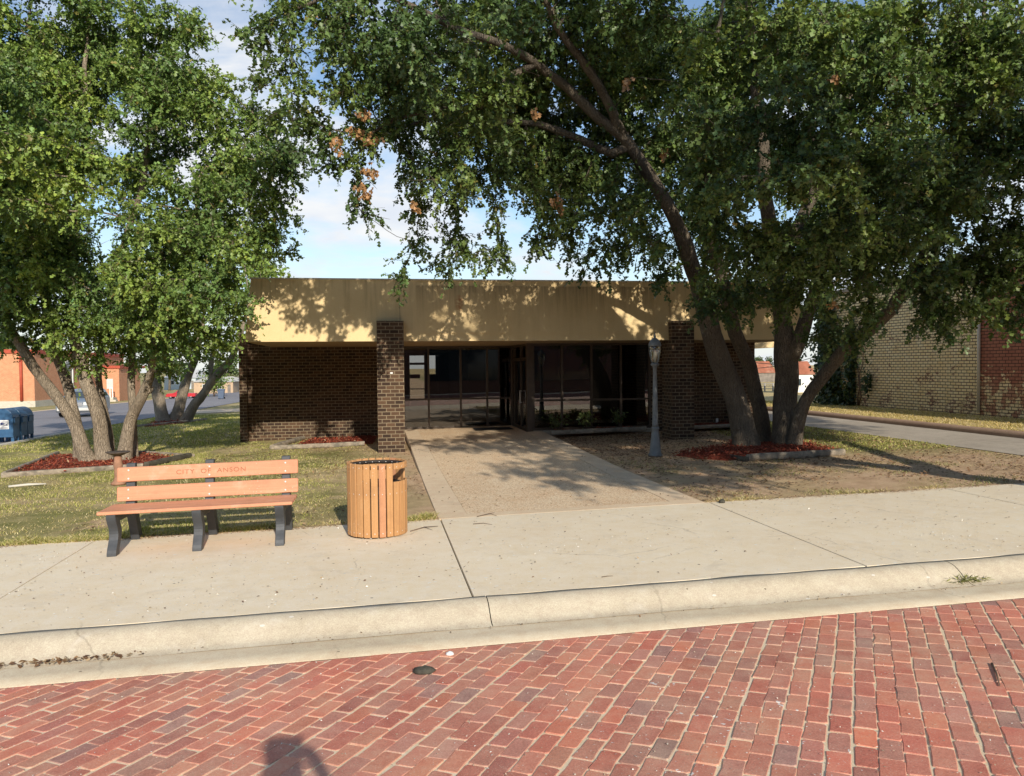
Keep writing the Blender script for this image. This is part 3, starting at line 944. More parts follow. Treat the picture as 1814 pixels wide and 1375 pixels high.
# fascia: a battered box that overhangs the walls
def fascia():
    m = MB()
    x0, x1, y0, y1, z0, z1, i = -3.02, 11.05, 19.25, 34.6, FZ, 4.11, 0.14
    nx = 40
    xs = np.linspace(0, 1, nx)
    vs, fs = [], []
    lo = [(x0, y0), (x1, y0), (x1, y1), (x0, y1)]; hi = [(x0 + i, y0 + i), (x1 - i, y0 + i), (x1 - i, y1 - i), (x0 + i, y1 - i)]
    m.add([(*p, z0) for p in lo] + [(*p, z1) for p in hi], [(k, (k + 1) % 4, (k + 1) % 4 + 4, k + 4) for k in range(4)] + [(4, 5, 6, 7)])
    f = m.build('fascia', M['stucco'], bld)
    m = MB()
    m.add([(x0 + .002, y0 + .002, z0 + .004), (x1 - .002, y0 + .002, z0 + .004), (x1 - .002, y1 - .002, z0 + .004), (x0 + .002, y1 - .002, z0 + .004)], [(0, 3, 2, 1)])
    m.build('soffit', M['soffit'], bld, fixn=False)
    m = MB()
    j = i - 0.02
    m.add([(x0 + j, y0 + j, z1), (x1 - j, y0 + j, z1), (x1 - j, y1 - j, z1), (x0 + j, y1 - j, z1),
           (x0 + j, y0 + j, z1 + .035), (x1 - j, y0 + j, z1 + .035), (x1 - j, y1 - j, z1 + .035), (x0 + j, y1 - j, z1 + .035)],
          [(0, 3, 2, 1), (4, 5, 6, 7), (0, 1, 5, 4), (1, 2, 6, 5), (2, 3, 7, 6), (3, 0, 4, 7)])
    m.build('coping', M['coping'], bld)
    # raised sign board left without its letters, and joints between the plaster panels
    m = MB()
    def fp(x, z, out):
        t = (z - z0) / (z1 - z0)
        return (x, y0 + i * t - out, z)
    m.add([fp(1.0, 2.83, .012), (fp(6.9, 2.83, .012)), fp(6.9, 3.99, .012), fp(1.0, 3.99, .012), fp(1.0, 2.83, -.02), fp(6.9, 2.83, -.02), fp(6.9, 3.99, -.02), fp(1.0, 3.99, -.02)],
          [(0, 1, 2, 3), (0, 4, 5, 1), (3, 2, 6, 7), (0, 3, 7, 4), (1, 5, 6, 2)])
    m.build('sign_panel', M['stucco'], bld)
    for x in (0.55, 7.35):
        m = MB()
        m.add([fp(x, 2.66, .003), fp(x + .014, 2.66, .003), fp(x + .014, 4.09, .003), fp(x, 4.09, .003)], [(0, 1, 2, 3)])
        m.build('panel_joint', M['soffit'], bld, fixn=False)


fascia()
for k, (x0, x1) in enumerate(((0.0, 0.63), (7.3, 7.88))):
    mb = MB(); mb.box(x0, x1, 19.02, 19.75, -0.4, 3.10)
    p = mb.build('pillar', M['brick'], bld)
    mb = MB(); mb.box(x0 - 0.004, x1 + 0.004, 19.012, 19.754, 3.10, 3.112); mb.build('pillar_cap', M['frame'], p)
    if k == 0:
        mb = MB(); mb.cbox(0.30, 0.365, 19.0, 19.021, 1.86, 1.90, 0.006)
        mb.build('number_plate', M['white'], p)

# glazing: recessed bay on the left, a door in the return, a bay further forward on the right
def glazing_x(xs, y, z0, z1, rail, name='glass_bay'):
    fr = empty('window_frame', (xs[0] - 3.5, y - 24.0, 0.0)); fr.parent = bld
    for x in xs:
        m = MB(); m.box(x - 0.028, x + 0.028, y - 0.05, y + 0.05, z0, z1)
        m.build('mullion', M['frame'], fr)
    for za, zb, dy in ((z0 + 0.001, z0 + 0.07, .045), (z1 - 0.07, z1 - 0.001, .045), (rail, rail + 0.055, .04)):
        m = MB()
        m.box(xs[0] + .0285, xs[-1] - .0285, y - dy, y + dy, za, zb)
        m.build('rail', M['frame'], fr)
    for a, b in zip(xs[:-1], xs[1:]):
        m = MB()
        m.box(a + .029, b - .029, y - 0.004, y + 0.004, z0 + 0.071, z1 - 0.071)
        m.build('pane', M['glass'], bld)


glazing_x([0.78, 1.52, 2.49, 3.30, 4.06], 24.05, 0.14, 2.66, 1.02)
glazing_x([4.26, 5.07, 5.92, 6.78, 7.62], 21.66, 0.23, 2.655, 1.03)
# corner posts
mb = MB(); mb.box(4.06, 4.23, 21.55, 21.72, 0.1, 2.655); mb.build('corner_post', M['frame'], bld)
# the door in the return wall between the two bays
mb = MB()
for y in (21.76, 22.78, 23.96): mb.box(4.10, 4.18, y - 0.035, y + 0.035, 0.14, 2.65)
for ya, yb in ((21.80, 22.74), (22.82, 23.92)):
    mb.box(4.11, 4.17, ya, yb, 0.14, 0.27); mb.box(4.11, 4.17, ya, yb, 2.17, 2.26); mb.box(4.11, 4.17, ya, yb, 2.58, 2.649)
door = mb.build('entrance_door', M['frame'], bld)
mb = MB()
mb.box(4.136, 4.144, 21.80, 22.74, 0.271, 2.169); mb.box(4.136, 4.144, 22.82, 23.92, 0.271, 2.169)
mb.build('pane', M['glass'], door)
mb = MB(); mb.tube([(4.06, 22.62, 0.95), (4.06, 22.62, 1.32)], 0.016, 8); mb.tube([(4.06, 22.62, 0.97), (4.12, 22.62, 0.97)], 0.01, 6); mb.tube([(4.06, 22.62, 1.30), (4.12, 22.62, 1.30)], 0.01, 6)
mb.build('handle', M['screw'], door)
mb = MB(); mb.cbox(4.23, 7.66, 21.50, 21.72, -0.1, 0.229, 0.01)
mb.build('window_sill', M['sill'], bld)
# low roof of the drive-through at the back right
mb = MB(); mb.box(10.804, 14.6, 27.5, 33.5, 2.62, 2.86); c = mb.build('drive_through_canopy', M['stucco'], bld)
mb = MB(); mb.box(14.3, 14.5, 32.8, 33.0, -0.2, 2.62); mb.build('canopy_post', M['coping'], bld)

# ------------------------------------------------------------------ door mat
mb = MB(); z = walk_z(3.4, 22.9)
mb.cbox(2.75, 3.85, 22.5, 23.3, z + 0.002, z + 0.018, 0.006)
tag(mb.build('door_mat', M['rubber']), 'black rubber mat on the paving before the glass entrance', 'door mat')

# ------------------------------------------------------------------ bench
def make_bench():
    z0 = G(-2, 9.9)
    root = empty('park_bench', (-2.0, 9.9, z0), 0, 'bench of salmon planks on charcoal legs, lettered on its top backrest plank', 'bench')
    sk = lambda x, y, z: (x, y, z + 0.02 * (x + 2.0) + z0)
    X0, X1 = -3.07, -0.98
    lean = lambda z: 10.06 + 0.10 * (z - 0.5)
    back = []
    for k, (za, zb) in enumerate(((0.735, 0.905), (0.505, 0.675))):
        m = MB(); m.cbox(X0, X1, 0, 0.042, za, zb, 0.008)
        m.v = [sk(x, lean(z) + y, z) for x, y, z in m.v]
        p = m.build('backrest_plank', M['plank'], root)
        back.append(p)
        for x in (-2.94, -2.02, -1.13):
            for z in (za + 0.035, zb - 0.035):
                m = MB()
                c = sk(x, lean(z) - 0.001, z)
                m.lathe([(0.012, 0.0), (0.011, 0.004), (0.004, 0.006)], (0, 0, 0), 8)
                n = 8 * 3
                for q in range(len(m.v) - n, len(m.v)):
                    a, b, cc = m.v[q]
                    m.v[q] = (c[0] + a, c[1] - cc, c[2] + b)
                m.build('screw', M['screw'], p)
    for k in range(3):
        m = MB(); ya = 9.36 + 0.195 * k
        m.cbox(X0, X1, ya, ya + 0.182, 0.466 - 0.003 * k, 0.503 - 0.003 * k, 0.007)
        m.v = [sk(*p) for p in m.v]
        m.build('seat_plank', M['plank'], root)
    # legs: curved front leg, rear post carrying the back, brace under the seat
    for x in (-2.93, -2.03, -1.13):
        cy = lambda z: 9.485 - 0.05 * math.cos(2 * math.pi * z / 0.462)
        zs = np.linspace(0, 0.462, 15)
        front = [(cy(z) + 0.058 + 0.03 * (z / 0.46) ** 2, z) for z in zs][::-1] + [(cy(z) - 0.062, z) for z in zs]
        m = MB(); m.prism(front, 'x', x - 0.05, x + 0.05)
        m.v = [sk(*p) for p in m.v]
        m.build('front_leg', M['bench_leg'], root, 0.006)
        rear = [(10.27, 0.0), (10.41, 0.0), (10.30, 0.25), (10.215, 0.45), (10.20, 0.55), (10.235, 0.945), (10.155, 0.945), (10.10, 0.50), (10.08, 0.40), (10.17, 0.22)]
        m = MB(); m.prism(rear, 'x', x - 0.05, x + 0.05)
        m.v = [sk(*p) for p in m.v]
        m.build('rear_leg', M['bench_leg'], root, 0.006)
        m = MB(); m.prism([(9.42, 0.37), (10.12, 0.35), (10.12, 0.441), (9.42, 0.449)], 'x', x - 0.048, x + 0.048)
        m.v = [sk(*p) for p in m.v]
        m.build('brace', M['bench_leg'], root, 0.006)
    # engraved lettering
    cu = bpy.data.curves.new('lettering', 'FONT'); cu.body = 'CITY  OF  ANSON'; cu.size = 0.094; cu.extrude = 0.0012; cu.space_character = 1.14
    tmp = bpy.data.objects.new('lettering_curve', cu); col.objects.link(tmp)
    me = bpy.data.meshes.new_from_object(tmp.evaluated_get(bpy.context.evaluated_depsgraph_get()))
    bpy.data.objects.remove(tmp)
    xs = [v.co.x for v in me.vertices]; w = max(xs) - min(xs)
    sc = 0.80 / w
    vs = []
    for v in me.vertices:
        x = -2.40 + (v.co.x - min(xs)) * sc; z = 0.795 + v.co.y * 0.80
        vs.append(sk(x, lean(z) - 0.0016 - v.co.z * 0.5, z))
    # serifs, so the letters read as cut roman capitals
    off = parent_off(root)
    for v, c in zip(me.vertices, vs): v.co = Vector(c) - Vector(off)
    o = link('lettering', me, M['engrave'], back[0])
    o.location = (0, 0, 0)
    return root


make_bench()

# ------------------------------------------------------------------ litter bin
def make_bin():
    c = (-0.02, 9.745); z0 = G(c[0], c[1]) + 0.002
    root = empty('litter_bin', (c[0], c[1], z0), 0, 'round litter bin of upright orange slats with a side opening', 'litter bin')
    r, H, n = 0.345, 0.875, 24
    gap0 = 1
    op = []
    for k in range(n):
        a = 2 * math.pi * (k + 0.5) / n - math.pi / 2 + 0.04
        deg = math.degrees(math.atan2(math.sin(a), math.cos(a)))
        hole = -60 < deg < 20
        mat = M['slat_red'] if k in (0, 9, 17) else M['slat']
        w = 2 * math.pi * r / n * 0.43
        def slat(z_a, z_b, nm='slat'):
            m = MB(); m.cbox(-w, w, -0.012, 0.012, z_a, z_b, 0.004)
            ca, sa = math.cos(a), math.sin(a)
            m.v = [(c[0] + ca * r + ca * y - sa * x, c[1] + sa * r + sa * y + ca * x, z + z0) for x, y, z in m.v]
            return m.build(nm, mat, root)
        if hole:
            slat(0.012, 0.655); slat(0.80, H)
        else:
            slat(0.012 + random.uniform(0, 0.004), H + random.uniform(-0.003, 0.003))
    m = MB()
    m.lathe([(0.318, 0.03), (0.318, 0.60), (0.300, 0.62), (0.300, 0.06), (0.02, 0.05)], (c[0], c[1], z0), 32)
    m.build('liner', M['liner'], root)
    for z in (0.06, 0.52, 0.83):
        m = MB()
        pr = [(0.322, z - 0.022), (0.3315, z - 0.022), (0.3315, z + 0.022), (0.322, z + 0.022)]
        vs, fs = [], []
        N = 48
        for rr, zz in pr:
            for q in range(N):
                th = 2 * math.pi * q / N
                vs.append((c[0] + rr * math.cos(th), c[1] + rr * math.sin(th), z0 + zz))
        for i in range(4):
            for q in range(N):
                j = (q + 1) % N; i2 = (i + 1) % 4
                fs.append((i * N + q, i * N + j, i2 * N + j, i2 * N + q))
        m.add(vs, fs, True); nf = len(m.f)
        for q in range(n):
            a = 2 * math.pi * (q + 0.5) / n - math.pi / 2 + 0.04
            deg = math.degrees(a)
            for rr in ((r + 0.0125,) if z != 0.83 else (r + 0.0125, 0.3215)):
                for dz in (0.0,):
                    s = 0.0045
                    ca, sa = math.cos(a), math.sin(a)
                    sgn = 1 if rr > 0.33 else -1
                    pts = [(rr, -s, z - s), (rr, s, z - s), (rr, s, z + s), (rr, -s, z + s), (rr + 0.002 * sgn, 0, z)]
                    m.add([(c[0] + ca * p - sa * t, c[1] + sa * p + ca * t, z0 + zz) for p, t, zz in pts], [(0, 1, 4), (1, 2, 4), (2, 3, 4), (3, 0, 4)])
        h = m.build('hoop', M['liner'], root)
        h.data.materials.append(M['screw'])
        for q in range(nf, len(h.data.polygons)): h.data.polygons[q].material_index = 1
    return root


make_bin()

# ------------------------------------------------------------------ lamp post
def make_lamp():
    x, y = 5.70, 15.84; z0 = G(x, y) - 0.01
    root = empty('lamp_post', (x, y, z0), 0, 'slender grey lamp post with an acorn lantern before the glass front', 'lamp post')
    m = MB()
    m.lathe([(0.150, 0.0), (0.150, 0.04), (0.122, 0.075), (0.115, 0.16), (0.092, 0.36), (0.078, 0.50), (0.068, 0.56), (0.082, 0.575), (0.082, 0.60), (0.066, 0.62)], (x, y, z0), 16)
    m.build('base', M['lamp_metal'], root)
    m = MB()
    m.lathe([(0.068, 0.62), (0.060, 0.70), (0.053, 1.2), (0.058, 1.215), (0.058, 1.24), (0.049, 1.26), (0.040, 1.86), (0.06, 1.88), (0.085, 1.90), (0.09, 1.93), (0.06, 1.945)], (x, y, z0), 16)
    m.build('pole', M['lamp_metal'], root)
    m = MB()
    m.lathe([(0.055, 1.946), (0.075, 1.98), (0.098, 2.06), (0.116, 2.16), (0.125, 2.25), (0.122, 2.30)], (x, y, z0), 24)
    gl = m.build('lantern_glass', M['lamp_glass'], root)
    m = MB(); m.lathe([(0.02, 1.96), (0.03, 2.05), (0.036, 2.12), (0.036, 2.18), (0.02, 2.23)], (x, y, z0), 12); m.build('bulb', M['bulb'], gl)
    for k in range(6):
        a = k * math.pi / 3
        m = MB()
        m.tube([(x + math.cos(a) * rr, y + math.sin(a) * rr, z0 + zz) for rr, zz in ((0.058, 1.945), (0.079, 1.98), (0.102, 2.06), (0.120, 2.16), (0.129, 2.25), (0.126, 2.30))], 0.0045, 5)
        m.build('lantern_rib', M['lamp_metal'], root)
    m = MB()
    m.lathe([(0.130, 2.296), (0.135, 2.315), (0.130, 2.335), (0.112, 2.385), (0.085, 2.425), (0.055, 2.45), (0.03, 2.465), (0.02, 2.485), (0.028, 2.505), (0.012, 2.53), (0.006, 2.58), (0.001, 2.60)], (x, y, z0), 24)
    m.build('lantern_roof', M['lamp_metal'], root)


make_lamp()

# ------------------------------------------------------------------ mailboxes
def make_mailbox():
    root = empty('mailbox', (0, 0, 0))
    W, D, H = 0.62, 0.46, 1.10      # arch profile across x, depth along y
    prof = [(-W / 2, 0.20), (W / 2, 0.20), (W / 2, 0.80)]
    for k in range(1, 12):
        a = math.pi * k / 12
        prof.append((W / 2 * math.cos(a), 0.80 + 0.30 * math.sin(a)))
    prof.append((-W / 2, 0.80))
    m = MB(); m.prism(prof, 'y', 0, D)
    body = m.build('body', M['mail_blue'], root, 0.012)
    # pull-down chute and label plate on the face towards the street
    m = MB(); m.box(W / 2 + .0, W / 2 + .03, 0.05, D - 0.06, 0.62, 0.80); m.box(W / 2 + .0, W / 2 + 0.05, 0.08, D - 0.08, 0.80, 0.83)
    m.build('chute', M['mail_blue'], root, 0.006)
    for sx in (-1, 1):
        for y in (0.03, D - 0.09):
            m = MB(); m.box(min(sx * W / 2, sx * (W / 2 - 0.08)), max(sx * W / 2, sx * (W / 2 - 0.08)), y, y + 0.06, 0.0, 0.199)
            m.build('leg', M['mail_blue'], root)
    # postal emblem on the side: white plate, navy flying eagle's head, small line of lettering
    m = MB(); m.box(-0.09, 0.19, -0.006, 0.0, 0.46, 0.74)
    e = m.build('emblem_plate', M['white'], root)
    m = MB()
    def poly(pts, y=-0.009):
        m.add([(0.05 + px * 0.11, y, 0.625 + pz * 0.11) for px, pz in pts], [tuple(range(len(pts)))])
    poly([(-0.95, 0.62), (0.95, 0.62), (0.90, 0.45), (-0.35, 0.40)])
    poly([(-0.88, 0.40), (-0.45, 0.34), (0.15, 0.16), (0.62, -0.06), (0.2, -0.12), (-0.98, -0.52)])
    poly([(-0.2, -0.46), (0.55, -0.30), (0.78, 0.02), (0.90, 0.30), (0.98, -0.52), (-0.75, -0.56)])
    m.build('emblem', M['navy'], e, fixn=False)
    m = MB()
    m.box(-0.07, 0.17, -0.0085, -0.0062, 0.482, 0.502)
    m.build('lettering', M['navy'], e)
    return root


mx0 = make_mailbox()
p0, d0 = GP(6, 786)
spots = [(p0[0] - 0.02, p0[1]), (p0[0] - 0.0, p0[1] + 0.52), (p0[0] - 0.01, p0[1] + 1.02)]
labs = ['blue mailbox nearest the bench, its postal emblem in plain view', 'blue mailbox standing between the two other mailboxes', 'blue mailbox at the far end of the three, closest to the tree']
for i, (x, y) in enumerate(spots):
    o = mx0 if i == 0 else copy_tree(mx0)
    o.location = (x, y, G(x, y) - 0.01)
    o.scale = (1.0, 1.0, 1.0)
    tag(o, labs[i], 'mailbox', 'blue mailboxes at the kerb')

# ------------------------------------------------------------------ trees
def resample(pts, rad, step):
    P0, R0 = [np.array(pts[0], float)], [rad[0]]
    for i in range(len(pts) - 1):
        a, b = np.array(pts[i], float), np.array(pts[i + 1], float)
        n = max(1, int(round(np.linalg.norm(b - a) / step)))
        for k in range(1, n + 1):
            t = k / n
            P0.append(a + (b - a) * t); R0.append(rad[i] + (rad[i + 1] - rad[i]) * t)
    # smooth the bends a little and add wander
    Q = [p.copy() for p in P0]
    for i in range(1, len(Q) - 1):
        Q[i] = 0.25 * P0[i - 1] + 0.5 * P0[i] + 0.25 * P0[i + 1]
    for i in range(2, len(Q)):
        Q[i] = Q[i] + 0.05 * np.array(mnoise.noise_vector(Vector(Q[i] * 1.3)))
    return Q, R0


class Tree:
    def __init__(s, seed):
        s.rng = np.random.default_rng(seed)
        s.pos, s.par, s.scaf = [], [], []

    def limb(s, pts, rad, step=0.28, attach=None):
        Q, RR = resample(pts, rad, step)
        p = -1
        if attach is not None and s.pos:
            d = np.linalg.norm(np.array(s.pos) - Q[0], axis=1)
            p = int(np.argmin(d))
            if d[p] > 0.05:
                pass
            start = 1
        else:
            start = 0
        for q, r in list(zip(Q, RR))[start:]:
            s.pos.append(q); s.par.append(p); s.scaf.append(r)
            p = len(s.pos) - 1

    def grow(s, att, step=0.3, kill=0.42, reach=6.0, iters=70, up=0.0, min_r=0.0):
        pos = np.array(s.pos); par = list(s.par)
        att = np.array(att)
        scaf = np.array(s.scaf)
        elig = np.arange(len(pos))
        # nearest node of every attractor
        def nearest(A, B):
            best = np.full(len(A), 1e9); bi = np.zeros(len(A), int)
            for k in range(0, len(B), 400):
                d = np.linalg.norm(A[:, None, :] - B[None, k:k + 400, :], axis=2)
                j = d.argmin(1); dm = d[np.arange(len(A)), j]
                u = dm < best
                best[u] = dm[u]; bi[u] = j[u] + k
            return best, bi
        best, bi = nearest(att, pos)
        alive = np.ones(len(att), bool)
        P_, PAR = [p for p in pos], par
        for it in range(iters):
            act = alive & (best < reach)
            if not act.any(): break
            ids = bi[act]
            base = np.array(P_)
            dirs = att[act] - base[ids]
            dirs /= np.linalg.norm(dirs, axis=1)[:, None] + 1e-9
            acc = np.zeros((len(P_), 3)); np.add.at(acc, ids, dirs)
            un = np.unique(ids)
            new, npar = [], []
            for u in un:
                d = acc[u]; n = np.linalg.norm(d)
                if n < 1e-3: d = s.rng.normal(size=3); n = np.linalg.norm(d)
                d = d / n
                pp = PAR[u]
                if pp >= 0:
                    pd = P_[u] - P_[pp]; pd = pd / (np.linalg.norm(pd) + 1e-9)
                    if u >= len(s.pos): d = d + 0.35 * pd
                d = d + s.rng.normal(size=3) * 0.17 + np.array([0, 0, up])
                d /= np.linalg.norm(d)
                new.append(P_[u] + d * step); npar.append(int(u))
            b = len(P_)
            P_.extend(new); PAR.extend(npar)
            N = np.array(new)
            ai = np.where(alive)[0]
            d = np.linalg.norm(att[ai][:, None, :] - N[None], axis=2) if len(ai) * len(N) < 6e6 else None
            if d is not None:
                j = d.argmin(1); dm = d[np.arange(len(ai)), j]
            else:
                dm, j = nearest(att[ai], N)
            u = dm < best[ai]
            best[ai[u]] = dm[u]; bi[ai[u]] = j[u] + b
            alive &= ~(best < kill)
        s.pos, s.par = P_, PAR
        s.scaf = list(s.scaf) + [0.0] * (len(P_) - len(s.scaf))

    def radii(s, tip=0.0065, e=2.25):
        n = len(s.pos)
        acc = np.zeros(n); kids = [[] for _ in range(n)]
        for i, p in enumerate(s.par):
            if p >= 0: kids[p].append(i)
        r = np.zeros(n)
        ns = int(np.sum(np.array(s.scaf) > 0))
        order = list(range(n - 1, -1, -1))
        for i in order:                      # children always come after parents
            a = acc[i]
            r[i] = max(tip, a ** (1 / e)) if a > 0 else tip
            if s.scaf[i] > 0: r[i] = s.scaf[i]
            if s.par[i] >= 0: acc[s.par[i]] += r[i] ** e
        s.r, s.kids = r, kids

    def wood(s, name, mat, parent, flare=None, minr=0.0):
        m = MB()
        n = len(s.pos)
        starts = [(i, -1) for i in range(n) if s.par[i] < 0]
        while starts:
            i, frm = starts.pop()
            ch = [] if frm < 0 else [frm]
            ch.append(i)
            while s.kids[i]:
                ks = sorted(s.kids[i], key=lambda q: -s.r[q])
                for q in ks[1:]: starts.append((q, i))
                i = ks[0]; ch.append(i)
            pts = [s.pos[q] for q in ch]; rad = [float(s.r[q]) for q in ch]
            if frm >= 0: rad[0] = min(rad[0], rad[1] * 1.15)
            rad[-1] *= 0.5
            R0 = max(rad)
            if R0 < minr: continue
            k = 14 if R0 > 0.12 else 8 if R0 > 0.05 else 5 if R0 > 0.018 else 3
            if frm < 0 and flare:
                for q in range(len(pts)):
                    h = pts[q][2] - flare
                    rad[q] *= 1 + 0.30 * math.exp(-max(h, 0) / 0.16)
            m.tube(pts, rad, k, cap=k > 5, wob=0.16 if R0 > 0.05 else 0.0)
        return m.build(name, mat, parent, fixn=False)

    def thin(s, lim):
        return [i for i in range(len(s.pos)) if s.r[i] < lim and s.par[i] >= 0]


LEAF_HALF = [(0, 0), (0.36, 0.22), (0.13, 0.42), (0.42, 0.62), (0.10, 0.80), (0, 1.0)]


def leaf_mesh(name, base, d, nrm, length, width, tint, mat, parent, simple=False):
    """one mesh of many leaves: base points, directions, normals (N,3), lengths/widths (N,)"""
    d = d / (np.linalg.norm(d, axis=1)[:, None] + 1e-9)
    sd = np.cross(d, nrm); sd /= (np.linalg.norm(sd, axis=1)[:, None] + 1e-9)
    up = np.cross(sd, d)
    if simple:
        tpl = np.array([(0, 0, 0), (0.42, 0.45, 0.07), (0, 1.0, -0.08), (-0.42, 0.45, 0.07)])
        quads = np.array([[0, 1, 2, 3]])
    else:
        h = LEAF_HALF
        tpl = [(0, 0, 0.0), (0, 0.42, 0.0), (0, 1.0, -0.14)]
        rt = [(0.46, 0.30, 0.10), (0.10, 0.42, 0.02), (0.44, 0.74, 0.04)]
        tpl += rt + [(-x, y, z) for x, y, z in rt]
        tpl = np.array(tpl)
        quads = np.array([[0, 3, 4, 1], [1, 4, 5, 2], [0, 1, 7, 6], [1, 2, 8, 7]])
    N = len(base)
    V = base[:, None, :] + sd[:, None, :] * (tpl[None, :, 0:1] * width[:, None, None]) + d[:, None, :] * (tpl[None, :, 1:2] * length[:, None, None]) + up[:, None, :] * (tpl[None, :, 2:3] * length[:, None, None])
    k = len(tpl)
    F = (np.arange(N) * k)[:, None, None] + quads[None]
    T = np.repeat(tint, k, axis=0)
    return np_mesh(name, V.reshape(-1, 3), F.reshape(-1, 4), mat, parent, T)


def leaf_colors(rg, pts, base, var=0.25, yellow=0.04, dark=None):
    n = len(pts)
    c = np.array(base)[None] * np.ones((n, 1))
    g = np.array([mnoise.noise(Vector((a[0] * 0.8, a[1] * 0.8, a[2] * 0.8))) for a in pts[::7]])
    g = np.repeat(g, 7)[:n][:, None]
    c = c * (1 + 0.45 * g) * (1 + np.hstack([0.25 * g, 0.06 * g, -0.2 * g]))
    c = c * (1 + var * rg.normal(size=(n, 1)).clip(-2, 2) * 0.6)
    warm = rg.normal(size=n)[:, None] * 0.10
    c = c * (1 + np.hstack([warm, warm * 0.35, -warm * 0.6]))
    y = rg.random(n) < yellow
    c[y] = np.array([0.22, 0.19, 0.05]) * (0.7 + 0.6 * rg.random((int(y.sum()), 1)))
    return np.clip(c, 0.005, 1)


def sprays(tree, nodes, rg, per_node, leaves_per, spread, lsize, droop=0.35):
    """little shoots at the thin wood, leaves alternate along each"""
    pos = np.array(tree.pos)
    par = np.array(tree.par)
    nodes = np.asarray(nodes)
    idx = np.repeat(nodes, per_node)
    b = pos[idx] + (pos[par[idx]] - pos[idx]) * rg.random((len(idx), 1))
    dr = pos[idx] - pos[par[idx]]
    dr /= np.linalg.norm(dr, axis=1)[:, None] + 1e-9
    sd = dr * 0.6 + rg.normal(size=dr.shape) * 0.75 + np.array([0, 0, 0.05])
    sd /= np.linalg.norm(sd, axis=1)[:, None]
    ln = spread * (0.5 + rg.random(len(idx)))
    t = np.tile(np.linspace(0.25, 1.0, leaves_per), (len(idx), 1)) + rg.normal(size=(len(idx), leaves_per)) * 0.06
    q = b[:, None, :] + sd[:, None, :] * (t * ln[:, None])[..., None]
    q[..., 2] -= droop * spread * (t ** 2)
    q = q.reshape(-1, 3)
    n = len(q)
    ld = np.repeat(sd, leaves_per, axis=0) * 0.55 + rg.normal(size=(n, 3)) * 0.62 + np.array([0, 0, -droop])
    nr = rg.normal(size=(n, 3)) * 0.55 + np.array([0, -0.18, 0.85])
    L = lsize * (0.5 + 0.95 * rg.random(n) ** 1.3)
    twig = (b, b + sd * ln[:, None] - np.array([0, 0, droop * spread * 0.6]) * np.ones((len(b), 1)))
    return q, ld, nr, L, twig


def twig_mesh(name, twig, mat, parent, r=0.0035, frac=0.5, rg=None):
    a, b = twig
    k = rg.random(len(a)) < frac
    a, b = a[k], b[k]
    d = b - a; d /= np.linalg.norm(d, axis=1)[:, None] + 1e-9
    s1 = np.cross(d, rg.normal(size=d.shape)); s1 /= np.linalg.norm(s1, axis=1)[:, None] + 1e-9
    s2 = np.cross(d, s1)
    ring = [s1, -0.5 * s1 + 0.87 * s2, -0.5 * s1 - 0.87 * s2]
    V = np.stack([a + q * r for q in ring] + [b + q * r * 0.4 for q in ring], 1).reshape(-1, 3)
    base = (np.arange(len(a)) * 6)[:, None, None]
    F = base + np.array([[0, 1, 4, 3], [1, 2, 5, 4], [2, 0, 3, 5]])[None]
    return np_mesh(name, V, F.reshape(-1, 4), mat, parent)


def clump_points(rg, clumps, dens, squash=0.72, hollow=0.35, px=True, carve=None):
    out = []
    for c in clumps:
        if px:
            u, v, d, rp = c[:4]
            ctr = P(u, v, d); r = rp * d / FOC
        else:
            ctr = np.array(c[:3]); r = c[3]
        n = max(3, int(dens * 4.19 * r ** 3 * squash * (c[4] if len(c) > 4 else 1.0)))
        w = rg.normal(size=(n, 3)); w /= np.linalg.norm(w, axis=1)[:, None]
        rr = (hollow + (1 - hollow) * rg.random((n, 1)) ** 0.6)
        p = w * rr * r; p[:, 2] *= squash
        out.append(ctr + p)
    A = np.concatenate(out)
    if carve is not None:
        nv = np.array([mnoise.noise(Vector((p[0] * 0.75, p[1] * 0.6, p[2] * 1.1 + 5))) + 0.4 * mnoise.noise(Vector(p * 1.9)) for p in A])
        A = A[nv > carve]
    inb = (A[:, 1] > 18.6) & (A[:, 2] < 4.5) & (A[:, 0] > -4.4) & (A[:, 0] < 11.4)
    return A[~inb]


def clear_before(A, line, w):
    """drop points that would hang between the street and a limb (a bare, visible limb)"""
    D = A - CAM
    dep = D @ _f
    u = 907 + FOC * (D @ _r) / dep; v = 687.5 - FOC * (D @ _u) / dep
    keep = np.ones(len(A), bool)
    for (u0, v0, d0), (u1, v1, d1) in zip(line[:-1], line[1:]):
        L2 = (u1 - u0) ** 2 + (v1 - v0) ** 2
        t = np.clip(((u - u0) * (u1 - u0) + (v - v0) * (v1 - v0)) / L2, 0, 1)
        dist = np.hypot(u - (u0 + t * (u1 - u0)), v - (v0 + t * (v1 - v0)))
        keep &= ~((dist < w) & (dep < d0 + t * (d1 - d0) + 0.35))
    return keep


def px_limb(lst):
    return [P(u, v, d) for u, v, d in lst]


